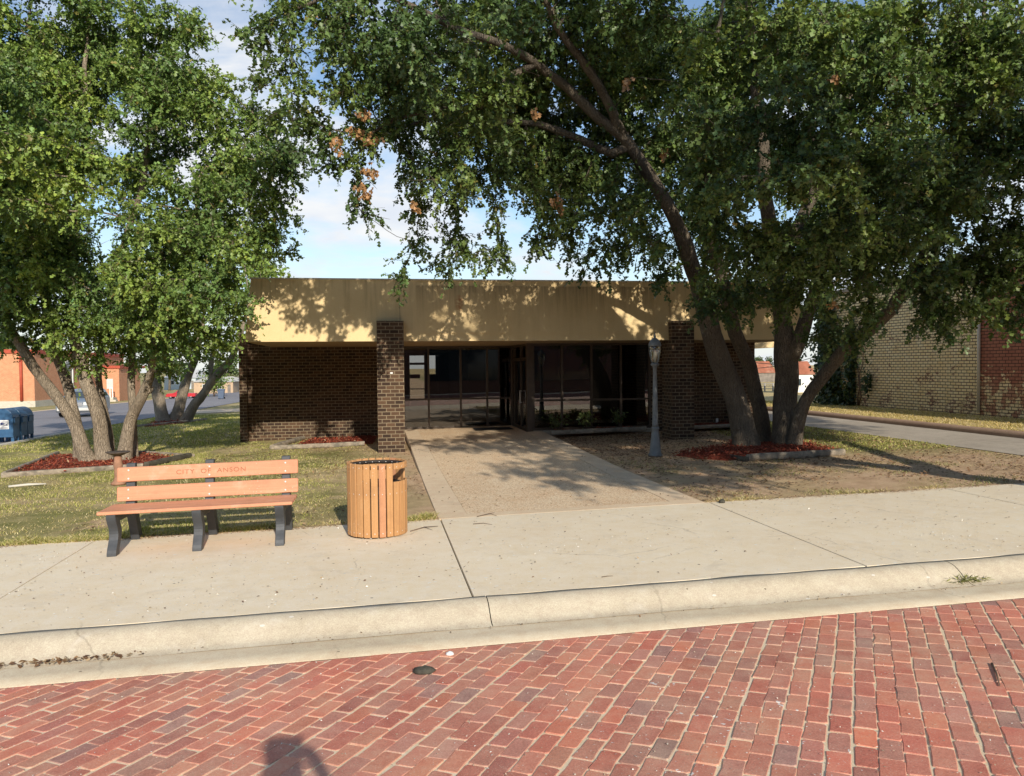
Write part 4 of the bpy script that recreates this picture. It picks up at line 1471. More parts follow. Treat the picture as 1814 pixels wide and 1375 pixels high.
# ---- the big spreading tree in front of the office, right of the entrance
def big_tree():
    base, d0 = GP(1362, 795)
    root = empty('oak_tree', (base[0], base[1], G(base[0], base[1])), 0, 'huge spreading tree of several brown stems, its limbs arching over the office entrance', 'tree')
    T = Tree(5)
    def from_ground(lst):
        q = px_limb(lst)
        q0 = q[0].copy(); g = G(q0[0], q0[1]) - 0.15
        q0[2] = min(q0[2], g)
        return [q0] + q[1:]
    T.limb(from_ground([(1325, 800, 17.6), (1313, 740, 17.6), (1300, 700, 17.6), (1277, 640, 17.5), (1258, 590, 17.3), (1238, 500, 17), (1200, 400, 16.6), (1145, 300, 16.2), (1102, 239, 15.9), (1063, 216, 15.7), (1005, 154, 15.3), (947, 112, 14.7), (909, 89, 14.2), (831, 58, 13.5), (754, 23, 12.9), (680, -10, 12.6), (600, -20, 12.7), (520, 20, 13)]),
           [0.265, 0.25, 0.24, 0.235, 0.215, 0.19, 0.155, 0.13, 0.112, 0.10, 0.088, 0.078, 0.07, 0.06, 0.052, 0.045, 0.036, 0.025])
    T.limb(px_limb([(1102, 239, 15.9), (1063, 154, 15.2), (1024, 93, 14.6), (986, 50, 14.2), (950, -40, 13.6)]), [0.10, 0.09, 0.08, 0.065, 0.04], attach=True)
    T.limb(px_limb([(1118, 265, 16.0), (1085, 280, 16.1), (1055, 262, 16), (986, 228, 15.8), (947, 216, 15.6), (850, 215, 14.9), (760, 210, 14.2), (670, 240, 13.7)]), [0.10, 0.09, 0.085, 0.075, 0.065, 0.05, 0.035, 0.02], attach=True)
    T.limb(px_limb([(947, 112, 14.7), (880, 150, 14.4), (800, 190, 14), (720, 200, 13.6), (650, 240, 13.4)]), [0.07, 0.06, 0.05, 0.035, 0.02], attach=True)
    T.limb(from_ground([(1352, 797, 18.3), (1347, 720, 18.4), (1328, 650, 18.4), (1303, 590, 18.2), (1288, 530, 18), (1272, 470, 17.6), (1250, 380, 16.5), (1245, 280, 15.2), (1260, 180, 14), (1270, 60, 13.2)]), [0.175, 0.17, 0.165, 0.16, 0.155, 0.14, 0.12, 0.10, 0.08, 0.05])
    T.limb(from_ground([(1392, 797, 17.8), (1391, 700, 17.8), (1394, 640, 17.8), (1390, 580, 17.8), (1375, 480, 17.6), (1355, 350, 17), (1344, 208, 16.5), (1328, 38, 16), (1320, -80, 15.8)]), [0.28, 0.265, 0.26, 0.19, 0.165, 0.15, 0.13, 0.09, 0.05])
    T.limb(px_limb([(1396, 650, 17.75), (1412, 612, 17.6), (1426, 580, 17.6), (1438, 530, 17.6), (1452, 490, 17.4), (1480, 400, 16), (1500, 300, 14), (1510, 200, 12.8)]), [0.17, 0.165, 0.155, 0.14, 0.13, 0.11, 0.08, 0.05], attach=True)
    T.limb(px_limb([(1375, 480, 17.6), (1450, 330, 19), (1500, 180, 19.6), (1560, 40, 19.6)]), [0.15, 0.13, 0.10, 0.06], attach=True)
    T.limb(from_ground([(1404, 797, 17.5), (1410, 760, 17.4), (1424, 715, 17.3), (1444, 690, 17.2), (1471, 649, 17), (1498, 615, 16.8), (1525, 598, 16.6), (1555, 568, 16.4), (1579, 541, 16.2), (1606, 505, 15.9), (1650, 430, 15.3), (1680, 330, 14.8), (1710, 200, 14.2), (1730, 90, 14)]), [0.15, 0.14, 0.135, 0.135, 0.135, 0.15, 0.145, 0.13, 0.125, 0.12, 0.10, 0.08, 0.06, 0.04])
    T.limb(px_limb([(1606, 505, 15.9), (1700, 470, 15.4), (1800, 420, 15), (1900, 380, 14.6)]), [0.10, 0.08, 0.06, 0.03], attach=True)
    rg = np.random.default_rng(21)
    clumps = [
        (720, 60, 15.2, 85), (800, 110, 15.6, 85), (880, 40, 15.2, 85), (770, 160, 15.8, 75), (680, 110, 15.0, 75), (950, 50, 15.8, 85), (905, 190, 16.4, 75), (840, 235, 16.4, 75), (905, 280, 16.6, 75), (985, 215, 17.2, 80), (820, 310, 16.2, 60), (1000, 335, 16.9, 75), (1065, 290, 17.2, 75), (1080, 60, 15.8, 85), (740, 300, 16, 45), (1100, 370, 17.0, 60), (600, 90, 14, 60), (700, 210, 15.6, 60), (1180, 330, 17.2, 70),
        (470, 195, 13.6, 48), (520, 250, 13.6, 44), (560, 140, 13.4, 56), (600, 185, 13.6, 56), (520, 60, 13.4, 66), (610, 275, 13.8, 46), (640, 120, 13.6, 60), (580, 20, 13.2, 66), (1000, 400, 16.2, 50), (760, 360, 15.2, 40), (1060, 420, 16.4, 46), (870, 470, 16, 30), (800, 470, 15.8, 26),
        # left arm
        (450, 55, 13.3, 62), (545, 30, 13.1, 75), (505, 165, 13.5, 58), (560, 225, 13.7, 55), (470, 120, 13.4, 40), (640, 55, 12.7, 85), (650, 165, 13.1, 70), (750, 70, 12.3, 90), (620, 300, 13.9, 42, .6), (575, 285, 13.9, 40),
        (636, 375, 13.9, 34, 1.5), (745, 170, 13.1, 80), (870, 50, 11.9, 100), (860, 160, 12.5, 85), (850, 265, 13.3, 80), (745, 255, 13.7, 55, .8), (790, 330, 13.5, 60),
        (960, 140, 15.9, 95), (1000, 30, 14.6, 100), (975, 270, 16.4, 80), (1040, 120, 16.4, 80), (805, 400, 15.6, 48), (775, 450, 15.6, 40), (715, 505, 15.6, 26, 1.6), (690, 500, 15.6, 20, 1.6),
        (845, 445, 16, 44), (905, 462, 16, 40), (985, 375, 15.6, 60), (955, 430, 16, 46), (1010, 440, 16.2, 45), (1075, 360, 15.6, 75), (1090, 455, 16.2, 50), (1040, 478, 16.3, 34), (1150, 440, 16.4, 62), (1165, 370, 15.8, 60),
        (1170, 500, 16.2, 40), (880, 345, 15.6, 50, .7), (910, 330, 15.4, 50),
        (1120, 130, 16.2, 90), (1150, 250, 16.8, 80), (1140, 30, 13.6, 100), (1270, 90, 12.4, 105), (1280, 215, 12.2, 90), (1255, 330, 12.8, 80), (1330, 320, 11.4, 90), (1235, 480, 14.2, 60), (1280, 555, 15.2, 42), (1228, 550, 15.6, 30), (1215, 420, 14, 70),
        (1400, 50, 11.8, 120), (1420, 190, 11.4, 110), (1425, 320, 11.2, 100), (1500, 410, 11.8, 95), (1385, 435, 12.4, 95), (1320, 440, 13.2, 85), (1460, 505, 12.8, 70), (1490, 555, 13.4, 52), (1410, 540, 14.4, 52), (1350, 520, 15, 60), (1450, 580, 14.4, 45), (1520, 570, 13.6, 40),
        (1540, 140, 12.2, 120), (1560, 290, 11.9, 110), (1600, 415, 12.6, 95), (1560, 485, 13.4, 70), (1640, 50, 12.6, 120), (1690, 190, 13, 115), (1680, 330, 13, 105), (1760, 80, 13, 130), (1800, 280, 13.4, 125), (1780, 430, 14, 95), (1680, 480, 14.4, 60), (1720, 540, 13.6, 48), (1765, 520, 14, 50), (1665, 565, 14, 26), (1620, 500, 13.8, 50), (1700, 590, 13.6, 28), (1660, 585, 13.8, 24), (1740, 560, 13.8, 34), (1640, 540, 14, 40), (1700, 545, 14, 46), (1785, 555, 14, 44), (1800, 500, 14.2, 64), (1740, 470, 14.4, 60), (1830, 560, 14, 60), (1560, 545, 13.6, 34),
        (1900, 200, 13.8, 140), (1900, 400, 14, 110), (2020, 300, 15, 150), (1950, 60, 14, 140), (2060, 120, 16, 150),
        (600, -110, 14, 120), (760, -110, 13.8, 130), (950, -130, 13.6, 140), (1150, -130, 13.4, 150), (1380, -140, 13.4, 160), (1620, -130, 13.4, 160), (1850, -120, 14, 160), (480, -80, 15, 90),
        (1300, 90, 19, 140), (1500, 90, 20, 150), (1150, 110, 18.5, 130), (1480, 290, 19.5, 110), (1330, 250, 19, 120), (1620, 300, 19, 130), (1700, 120, 19, 140), (1200, 250, 18.2, 100), (1560, 420, 18.5, 90), (1400, 420, 18.6, 80), (1250, 420, 18.4, 70), (1320, 500, 17.8, 60),
        (1000, 300, 17.4, 90), (1060, 200, 17.4, 100), (920, 220, 16.8, 90), (1120, 420, 17.6, 50), (1480, 480, 17, 60),
    ]
    att = clump_points(rg, [(c[0], c[1], c[2], c[3] * 0.90, *c[4:]) for c in clumps], 26.0, hollow=0.15, squash=0.68, carve=-0.42)
    LINES = [([(1225, 470, 16.9), (1200, 400, 16.6), (1145, 300, 16.2), (1102, 239, 15.9), (1063, 216, 15.7), (1005, 154, 15.3), (947, 112, 14.7), (909, 89, 14.2), (831, 58, 13.5), (770, 28, 13)], 20), ([(1102, 239, 15.9), (1063, 154, 15.2), (1024, 93, 14.6)], 14), ([(1118, 265, 16.0), (1055, 262, 16), (986, 228, 15.8), (947, 216, 15.6)], 12)]
    for ln, w in LINES: att = att[clear_before(att, ln, w + 12)]
    T.grow(att, step=0.22, kill=0.245, reach=9.0, iters=75)
    nleafy = len(T.pos)
    # bare hanging twigs in the gap of sky
    bare = [(690, 250, 13.7, 80), (650, 330, 13.9, 60), (720, 330, 13.8, 70), (760, 390, 13.8, 50), (730, 430, 13.8, 50), (700, 400, 13.9, 50), (800, 280, 13.8, 60), (600, 170, 13.5, 70), (1125, 130, 12.6, 40), (930, 150, 14.2, 50), (920, 380, 15.8, 50), (1090, 430, 16, 40)]
    T.grow(clump_points(rg, bare, 7.0, hollow=0.0), step=0.2, kill=0.22, reach=5.0, iters=40)
    T.radii(tip=0.0055)
    w = T.wood('trunk', M['bark_right'], root, flare=G(base[0], base[1]))
    nodes = [i for i in T.thin(0.024) if i < nleafy]
    q, ld, nr, L, tw = sprays(T, nodes, rg, 6, 11, 0.33, 0.098)
    kp = np.ones(len(q), bool)
    for ln, w in LINES: kp &= clear_before(q, ln, w) | (rg.random(len(q)) < 0.22)
    q, ld, nr, L = q[kp], ld[kp], nr[kp], L[kp]
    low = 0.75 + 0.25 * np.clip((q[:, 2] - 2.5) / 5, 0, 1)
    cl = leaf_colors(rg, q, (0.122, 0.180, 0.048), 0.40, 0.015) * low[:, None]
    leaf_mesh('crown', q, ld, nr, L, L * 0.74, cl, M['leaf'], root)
    twig_mesh('twigs', tw, M['bark_right'], root, 0.0045, 0.75, rg)
    # a few dead brown sprays
    dq = []
    for (u, v, d, rp) in [(597, 256, 13.0, 13), (657, 245, 13.2, 13), (648, 300, 13.4, 8), (660, 302, 13.4, 10), (640, 330, 13.4, 8), (650, 345, 13.4, 10), (733, 363, 13.3, 8), (622, 228, 13.2, 7), (638, 235, 13.2, 8), (645, 200, 13.0, 11), (982, 355, 15.0, 9), (992, 370, 15.0, 8), (950, 200, 13.4, 7), (1110, 146, 12.2, 9), (1178, 272, 13.6, 7), (555, 30, 14.2, 7), (585, 32, 14.2, 7), (1474, 538, 12.9, 6), (1480, 135, 10.9, 5), (1578, 140, 11.4, 5)]:
        n = int(4 + rp * 1.5)
        r = rp * d / FOC
        dq.append(P(u, v, d) + rg.normal(size=(n, 3)) * r * 0.55)
    dq = np.concatenate(dq); n = len(dq)
    cl = np.array([0.42, 0.23, 0.10])[None] * (0.6 + 0.6 * rg.random((n, 1)))
    leaf_mesh('dead_leaves', dq, rg.normal(size=(n, 3)) * 0.5 + np.array([0, 0, -0.8]), rg.normal(size=(n, 3)) + np.array([0, -0.8, 0.3]), 0.11 * (0.7 + 0.5 * rg.random(n)), 0.075 * np.ones(n), cl, M['leaf'], root)
    print('big tree nodes', len(T.pos), 'leaves', len(q))
    return root


def left_tree():
    base, d0 = GP(192, 818)
    g = G(base[0], base[1])
    root = empty('oak_tree', (base[0], base[1], g), 0, 'tall leafy tree of six pale splayed stems in a red mulch bed behind the bench', 'tree')
    T = Tree(9)
    def fg(lst):
        q = px_limb(lst); q0 = q[0].copy(); q0[2] = G(q0[0], q0[1]) - 0.15
        return [q0] + q[1:]
    D = d0
    T.limb(fg([(160, 818, D - .2), (137, 758, D - .3), (112, 720, D - .4), (86, 682, D - .5), (58, 648, D - .6), (35, 611, D - .7), (15, 580, D - .8), (-20, 500, D - 1), (-60, 400, D - 1.2), (-90, 250, D - 1.2)]), [0.166, 0.137, 0.122, 0.115, 0.112, 0.108, 0.101, 0.086, 0.065, 0.036])
    T.limb(fg([(143, 806, D + .5), (137, 752, D + .5), (118, 682, D + .5), (102, 630, D + .5), (90, 590, D + .4), (78, 520, D + .2), (62, 430, D - .2), (50, 320, D - .6), (65, 200, D - .7), (80, 60, D - .5)]), [0.137, 0.122, 0.119, 0.119, 0.115, 0.101, 0.086, 0.072, 0.050, 0.029])
    T.limb(fg([(187, 818, D - .1), (177, 752, D - .1), (160, 694, D - .2), (140, 640, D - .3), (128, 592, D - .4), (122, 520, D - .6), (130, 400, D - .9), (150, 270, D - 1), (150, 130, D - .7), (155, 20, D - .3)]), [0.173, 0.151, 0.144, 0.137, 0.126, 0.108, 0.086, 0.072, 0.050, 0.029])
    T.limb(fg([(197, 800, D + .6), (190, 745, D + .6), (180, 705, D + .6), (174, 650, D + .6), (186, 560, D + .4), (216, 440, D), (250, 350, D - .3), (270, 195, D - .5), (248, 130, D - .4), (240, 10, D - .2)]), [0.101, 0.090, 0.086, 0.086, 0.083, 0.079, 0.072, 0.058, 0.043, 0.025])
    T.limb(fg([(218, 815, D - .1), (228, 745, D - .2), (246, 712, D - .3), (258, 690, D - .4), (270, 655, D - .6), (272, 620, D - .8), (290, 540, D - 1.4), (325, 460, D - 2), (350, 380, D - 2.2), (355, 310, D - 2.1)]), [0.166, 0.130, 0.119, 0.115, 0.094, 0.083, 0.072, 0.058, 0.043, 0.022])
    T.limb(fg([(238, 813, D + .4), (235, 752, D + .4), (231, 672, D + .4), (236, 600, D + .3), (262, 500, D), (345, 400, D - .4), (420, 330, D - .8), (480, 260, D - .8)]), [0.108, 0.090, 0.086, 0.083, 0.072, 0.065, 0.050, 0.025])
    T.limb(px_limb([(255, 692, D - .35), (268, 690, D - .4), (272, 686, D - .42)]), [.12, .10, .04], attach=True)
    rg = np.random.default_rng(33)
    k = D - 18.9
    clumps = [(60, 50, 18.3, 100), (165, 15, 18.3, 70), (270, 45, 18.3, 85), (325, 150, 17.6, 90), (230, 130, 18.2, 65), (105, 165, 17.8, 80), (15, 190, 17.8, 85), (20, 320, 17.3, 95), (110, 290, 16.9, 75), (180, 225, 17.2, 62), (255, 230, 17.4, 62),
              (55, 440, 17.6, 100), (-60, 300, 17.6, 120), (-60, 110, 18, 115), (-70, 470, 18, 110), (120, 430, 18, 62), (20, 545, 18.6, 75), (115, 535, 18.8, 65), (225, 430, 18.6, 42), (30, 590, 18.4, 38), (80, 590, 19, 40), (200, 560, 19.4, 60), (160, 480, 19.2, 60),
              (335, 330, 16.4, 75), (290, 415, 15.9, 85), (245, 490, 15.8, 70), (360, 425, 15.9, 85), (350, 515, 16.0, 85), (270, 565, 16.4, 60), (225, 540, 16.6, 45), (415, 350, 16.6, 72), (455, 290, 17.2, 72), (500, 245, 17.8, 40), (440, 215, 18.2, 58), (385, 225, 17.8, 66), (485, 365, 17.8, 48), (500, 440, 18, 34, .8), (415, 500, 17.0, 48), (405, 560, 17.8, 38), (340, 590, 17.2, 48), (240, 605, 18.2, 46), (180, 590, 18.8, 46), (300, 612, 17.8, 34), (455, 420, 17.2, 45), (480, 470, 17.8, 26, .8), (400, 290, 18.6, 60), (300, 260, 18.8, 60), (310, 500, 18.6, 60), (430, 530, 17.6, 28),
              (340, 60, 18.4, 52), (395, 230, 18, 45), (520, 300, 17.6, 42), (515, 380, 17.6, 32), (470, 330, 17.4, 50), (500, 200, 17.8, 40), (10, 270, 13.8, 70), (-70, 300, 13.6, 100), (-140, 180, 13.8, 120), (-60, 140, 14.2, 100), (60, 320, 14.6, 60), (-160, 330, 13.2, 100), (40, 180, 15, 60), (40, 500, 16.8, 60), (110, 470, 16.6, 55), (150, 540, 17, 50), (190, 500, 17, 50), (60, 380, 16.4, 70), (150, 600, 18, 44), (120, 625, 18.6, 34), (60, 610, 18.2, 34), (90, 570, 17.6, 46), (180, 560, 17.4, 50), (220, 590, 17.4, 46), (270, 610, 17.4, 42), (300, 580, 16.8, 50), (380, 590, 17.2, 46), (160, 640, 18.6, 24), (290, 645, 18.6, 26), (30, 560, 17.6, 50), (200, 625, 18.6, 34), (250, 640, 18.8, 30), (330, 625, 18.2, 36), (390, 615, 18.2, 36), (10, 615, 18.4, 26), (90, 230, 16.6, 70), (70, 130, 17, 70), (180, 120, 17.2, 60), (100, -80, 18.3, 110), (-100, -60, 18.3, 120), (-170, 200, 18.5, 130), (200, -110, 19, 90), (50, 250, 20.5, 110), (200, 300, 20.6, 60), (150, 120, 20.5, 110), (300, 160, 20.5, 90), (60, 420, 20.5, 100), (380, 400, 19.5, 70)]
    att = clump_points(rg, [(c[0], c[1], c[2] + k, *c[3:]) for c in clumps], 22.0, hollow=0.15, squash=0.68, carve=-0.42)
    T.grow(att, step=0.22, kill=0.245, reach=7.0, iters=70)
    nl = len(T.pos)
    bare = [(490, 500, 18.0, 40), (470, 545, 18.0, 30), (205, 340, 17.4, 50), (190, 400, 17.6, 45), (330, 380, 15.6, 40)]
    T.grow(clump_points(rg, bare, 6.0, hollow=0.0), step=0.2, kill=0.22, reach=4.0, iters=30)
    T.radii(tip=0.006)
    T.wood('trunk', M['bark_left'], root, flare=g)
    nodes = [i for i in T.thin(0.024) if i < nl]
    q, ld, nr, L, tw = sprays(T, nodes, rg, 7, 11, 0.33, 0.095)
    cl = leaf_colors(rg, q, (0.165, 0.242, 0.056), 0.40, 0.02)
    leaf_mesh('crown', q, ld, nr, L, L * 0.74, cl, M['leaf'], root)
    twig_mesh('twigs', tw, M['bark_left'], root, 0.004, 0.6, rg)
    print('left tree nodes', len(T.pos), 'leaves', len(q))
    return root


def rear_tree():
    base, d0 = GP(297, 748)
    g = G(base[0], base[1])
    root = empty('oak_tree', (base[0], base[1], g), 0, 'tree of three leaning stems growing further back on the lawn, left of the office', 'tree')
    T = Tree(13)
    def fg(lst):
        q = px_limb(lst); q0 = q[0].copy(); q0[2] = G(q0[0], q0[1]) - 0.15
        return [q0] + q[1:]
    D = d0
    T.limb(fg([(291, 750, D), (283, 715, D), (276, 690, D), (272, 655, D), (265, 600, D), (270, 540, D)]), [.30, .25, .24, .22, .18, .1])
    T.limb(fg([(306, 749, D + .3), (318, 720, D + .3), (324, 695, D + .3), (331, 672, D + .3), (350, 620, D), (360, 560, D)]), [.30, .24, .22, .19, .15, .08])
    T.limb(fg([(325, 748, D - .2), (345, 715, D - .3), (362, 695, D - .4), (376, 672, D - .5), (395, 655, D - .6), (410, 640, D - .7), (425, 600, D - .8), (440, 540, D - .8)]), [.24, .19, .18, .18, .17, .14, .10, .05])
    T.limb(px_limb([(376, 672, D - .5), (372, 650, D - .5), (380, 610, D - .3), (390, 560, D)]), [.12, .11, .09, .05], attach=True)
    rg = np.random.default_rng(44)
    cl = [(330, 630, D, 26), (360, 610, D - 1, 40), (395, 600, D - 1, 42), (425, 610, D - 1, 34), (370, 650, D - 1, 22), (345, 655, D - .5, 18), (428, 640, D - .6, 18), (300, 590, D, 60), (350, 550, D, 70), (420, 540, D, 60), (280, 520, D, 70), (460, 510, D, 45), (380, 480, D, 60), (320, 640, D + .5, 20), (300, 625, D + .5, 22), (255, 560, D, 50), (480, 470, D + 1, 36), (400, 420, D + 1, 80), (320, 430, D + 1, 80)]
    T.grow(clump_points(rg, cl, 3.2), step=0.36, kill=0.48, reach=12, iters=50)
    T.radii(tip=0.008)
    T.wood('trunk', M['bark_left'], root, flare=g)
    q, ld, nr, L, tw = sprays(T, T.thin(0.05), rg, 4, 8, 0.6, 0.18)
    c = leaf_colors(rg, q, (0.21, 0.29, 0.055), 0.3, 0.02)
    leaf_mesh('crown', q, ld, nr, L, L * 0.85, c, M['leaf'], root, simple=True)
    print('rear tree', len(T.pos), len(q))


def street_tree():
    """stands by the kerb just out of the picture on the right: its shade lies over the entrance walk"""
    x, y = 11.0, 6.0
    x, y = 10.2, 7.7
    g = G(x, y)
    root = empty('oak_tree', (x, y, g), 0, 'sidewalk tree beside the view whose shade falls across the pebble walk', 'tree')
    T = Tree(17)
    T.limb([(x, y, g - 0.2), (x - .2, y - .3, 1.6), (x - 0.6, y - .9, 3.2), (x - 1.2, y - 1.8, 4.6), (x - 2.4, y - 3, 5.6), (x - 3.6, y - 4.6, 6.3), (x - 4.4, y - 6.5, 6.5), (x - 4.8, y - 8, 6.5)], [.32, .27, .24, .2, .14, .09, .06, .04])
    T.limb([(x - 1.2, y - 1.8, 4.6), (x - 2.2, y - 2.8, 7), (x - 4, y - 3.8, 9), (x - 6, y - 4.6, 10.4), (x - 8, y - 4.8, 11)], [.15, .13, .11, .08, .04], attach=True)
    T.limb([(x - .6, y - .9, 3.2), (x - .2, y - 1.2, 5), (x + .2, y - 1.6, 7), (x, y - 2, 8.5)], [.2, .16, .12, .06], attach=True)
    T.limb([(x - .3, y - .4, 2.2), (x + 1, y - 1, 4), (x + 2, y - 1.8, 5.4), (x + 3, y - 2.4, 6.5)], [.18, .14, .1, .06], attach=True)
    rg = np.random.default_rng(55)
    cl = [(4.8, 5.6, 6.8, 0.9), (3.5, 5.4, 6.9, 0.8), (4.6, 3.6, 6.9, 0.9), (5.4, 1.4, 6.4, 0.9), (4.2, 3.6, 12.2, 1.0, .3), (5.2, 2.2, 10.8, 0.9, .3), (6.2, 3.8, 11.8, 1.1, .4), (7.0, 2.6, 9.4, 1.0, .5), (5.0, 3.2, 13.0, 1.0, .3), (2.6, 3.0, 12.4, .9, .25), (6.5, -0.4, 6.4, 1.1), (7.6, -.5, 6.6, 1.1), (8.8, 0.9, 6.7, 1.2), (9.8, 2.2, 6.8, 1.2), (6.2, .9, 6.6, 1.0), (5.6, 3.8, 6.7, 1.2), (6.8, 2.0, 6.5, 1.2), (6.6, 5.0, 6.9, 1.2), (8.0, 3.2, 6.6, 1.3), (8.4, 5.6, 7.0, 1.3), (9.6, 4.0, 6.8, 1.4), (10.2, 6.0, 7.2, 1.4), (11.6, 5.2, 7.0, 1.5), (4.6, 0.7, 6.5, .8), (5.3, -.3, 6.5, .85), (12.6, 6.4, 6.8, 1.4), (7.4, 0.9, 6.9, 1.0), (13.6, 7.4, 6.4, 1.3), (11.4, 7.6, 8.2, 1.3)]
    T.grow(clump_points(rg, cl, 13, px=False, carve=-0.4), step=0.28, kill=0.34, reach=9, iters=40)
    T.radii(tip=0.007)
    T.wood('trunk', M['bark_right'], root, flare=g)
    q, ld, nr, L, tw = sprays(T, T.thin(0.03), rg, 5, 7, 0.42, 0.13)
    c = leaf_colors(rg, q, (0.10, 0.15, 0.035), 0.3, 0.02)
    leaf_mesh('crown', q, ld, nr, L, L * 0.85, c, M['leaf'], root, simple=True)
    print('street tree', len(T.pos), len(q))


big_tree()
left_tree()
rear_tree()
street_tree()


def bush(name, label, cat, base, h, r, n, color, seed, group=None, stems=5, leaf=0.09, mat='leaf', simple=True, wood='twig', trunk=None):
    rg = np.random.default_rng(seed)
    root = empty(name, tuple(base), 0, label, cat, group)
    m = MB()
    tips = []
    for k in range(stems):
        a = rg.uniform(0, 6.283); rr = r * rg.uniform(0.2, 0.8)
        t = np.array([base[0] + math.cos(a) * rr, base[1] + math.sin(a) * rr, base[2] + h * rg.uniform(0.6, 1.0)])
        mid = np.array(base) * 0.5 + t * 0.5 + np.array([0, 0, h * 0.1])
        m.tube([base - np.array([0, 0, 0.03]), mid, t], [max(0.006, h * 0.012), h * 0.008, 0.003], 5)
        tips.append(t); tips.append(mid)
    m.build('stem', M[wood], root, fixn=False)
    tips = np.array(tips)
    c = tips[rg.integers(0, len(tips), n)]
    q = c + rg.normal(size=(n, 3)) * np.array([r * 0.28, r * 0.28, h * 0.13])
    q[:, 2] = np.maximum(q[:, 2], base[2] + 0.02)
    d = (q - np.array(base)) / (h + r) + rg.normal(size=(n, 3)) * 0.6 + np.array([0, 0, 0.1])
    nr = rg.normal(size=(n, 3)) * 0.5 + np.array([0, -0.3, 0.8])
    L = leaf * (0.6 + 0.7 * rg.random(n))
    leaf_mesh('foliage', q, d, nr, L, L * 0.55, leaf_colors(rg, q, color, 0.3, 0.02), M[mat], root, simple=simple)
    return root


for i, (u, v, h, r, lab) in enumerate(((1002, 771, .40, .34, 'broad young shrub in front of the glass, nearest the corner post'), (1066, 771, .34, .27, 'bushy young shrub in the middle of the bed under the glass'), (1134, 770, .36, .20, 'thin young shrub by the glass, just left of the lamp post'))):
    p, d = GP(u, v, 0.12)
    p = P(u, v, d)
    p = np.array([p[0], 21.05, walk_z(p[0], 21.0) + 0.03])
    bush('shrub', lab, 'shrub', p, h * 1.15, r, 210, (0.13, 0.16, 0.045), 60 + i, 'young shrubs along the glass front', 7, 0.085)
p = np.array([10.0, 21.25, 0.22])
bush('shrub', 'dark upright shrub against the right brick wall behind the big tree', 'shrub', p, 0.6, 0.22, 260, (0.05, 0.075, 0.025), 70, None, 6, 0.09)

# ------------------------------------------------------------------ mulch beds and timbers
def inside(poly, x, y):
    c = False
    n = len(poly)
    for i in range(n):
        x1, y1 = poly[i]; x2, y2 = poly[(i + 1) % n]
        if (y1 > y) != (y2 > y) and x < (x2 - x1) * (y - y1) / (y2 - y1) + x1: c = not c
    return c


def mulch(label, poly, n, seed, zf=G, h=0.05, soft=0.0, chip=0.05):
    rg = np.random.default_rng(seed)
    poly = [tuple(p) for p in poly]
    cx = sum(p[0] for p in poly) / len(poly); cy = sum(p[1] for p in poly) / len(poly)
    root = empty('mulch_bed', (cx, cy, zf(cx, cy)), 0, label, 'mulch bed', 'red mulch beds')
    m = MB()
    rings = []
    for s_, hh in ((1.0, -0.02), (0.93, h * 0.6), (0.6, h), (0.25, h * 1.15)):
        rings.append([(cx + (x - cx) * s_, cy + (y - cy) * s_, zf(cx + (x - cx) * s_, cy + (y - cy) * s_) + hh) for x, y in poly])
    k = len(poly)
    vs = [p for r in rings for p in r] + [(cx, cy, zf(cx, cy) + h * 1.2)]
    fs = [(i * k + q, i * k + (q + 1) % k, (i + 1) * k + (q + 1) % k, (i + 1) * k + q) for i in range(3) for q in range(k)]
    fs += [(3 * k + q, 3 * k + (q + 1) % k, 4 * k) for q in range(k)]
    m.add(vs, fs, True)
    m.build('mulch_mound', M['mulchbase'], root)
    xs = [p[0] for p in poly]; ys = [p[1] for p in poly]
    pts = []
    while len(pts) < n:
        x, y = rg.uniform(min(xs) - soft, max(xs) + soft), rg.uniform(min(ys) - soft, max(ys) + soft)
        if inside(poly, x, y) or (soft and inside([(cx + (a - cx) * (1 + soft), cy + (b - cy) * (1 + soft)) for a, b in poly], x, y) and rg.random() < 0.3):
            e = max(abs(x - cx) / (max(xs) - min(xs)), abs(y - cy) / (max(ys) - min(ys))) * 2
            hh = h * max(0.0, min(1.2, (1.15 - e) * 2.2))
            pts.append((x, y, zf(x, y) + hh + rg.uniform(0.0, 0.022)))
    pts = np.array(pts)
    d = rg.normal(size=(n, 3)) * np.array([1, 1, 0.32]); nr = rg.normal(size=(n, 3)) * 0.35 + np.array([0, 0, 1])
    L = chip * (0.5 + rg.random(n) * 1.2)
    pal = np.array([[0.31, 0.065, 0.036], [0.22, 0.05, 0.03], [0.38, 0.10, 0.05], [0.15, 0.045, 0.028], [0.40, 0.18, 0.10], [0.48, 0.33, 0.20]])
    c = pal[rg.choice(6, n, p=[.36, .24, .2, .1, .07, .03])] * (0.8 + 0.4 * rg.random((n, 1)))
    leaf_mesh('mulch_chips', pts, d, nr, L, L * 0.5, c, M['chip'], root, simple=True)['kind'] = 'stuff'
    return root


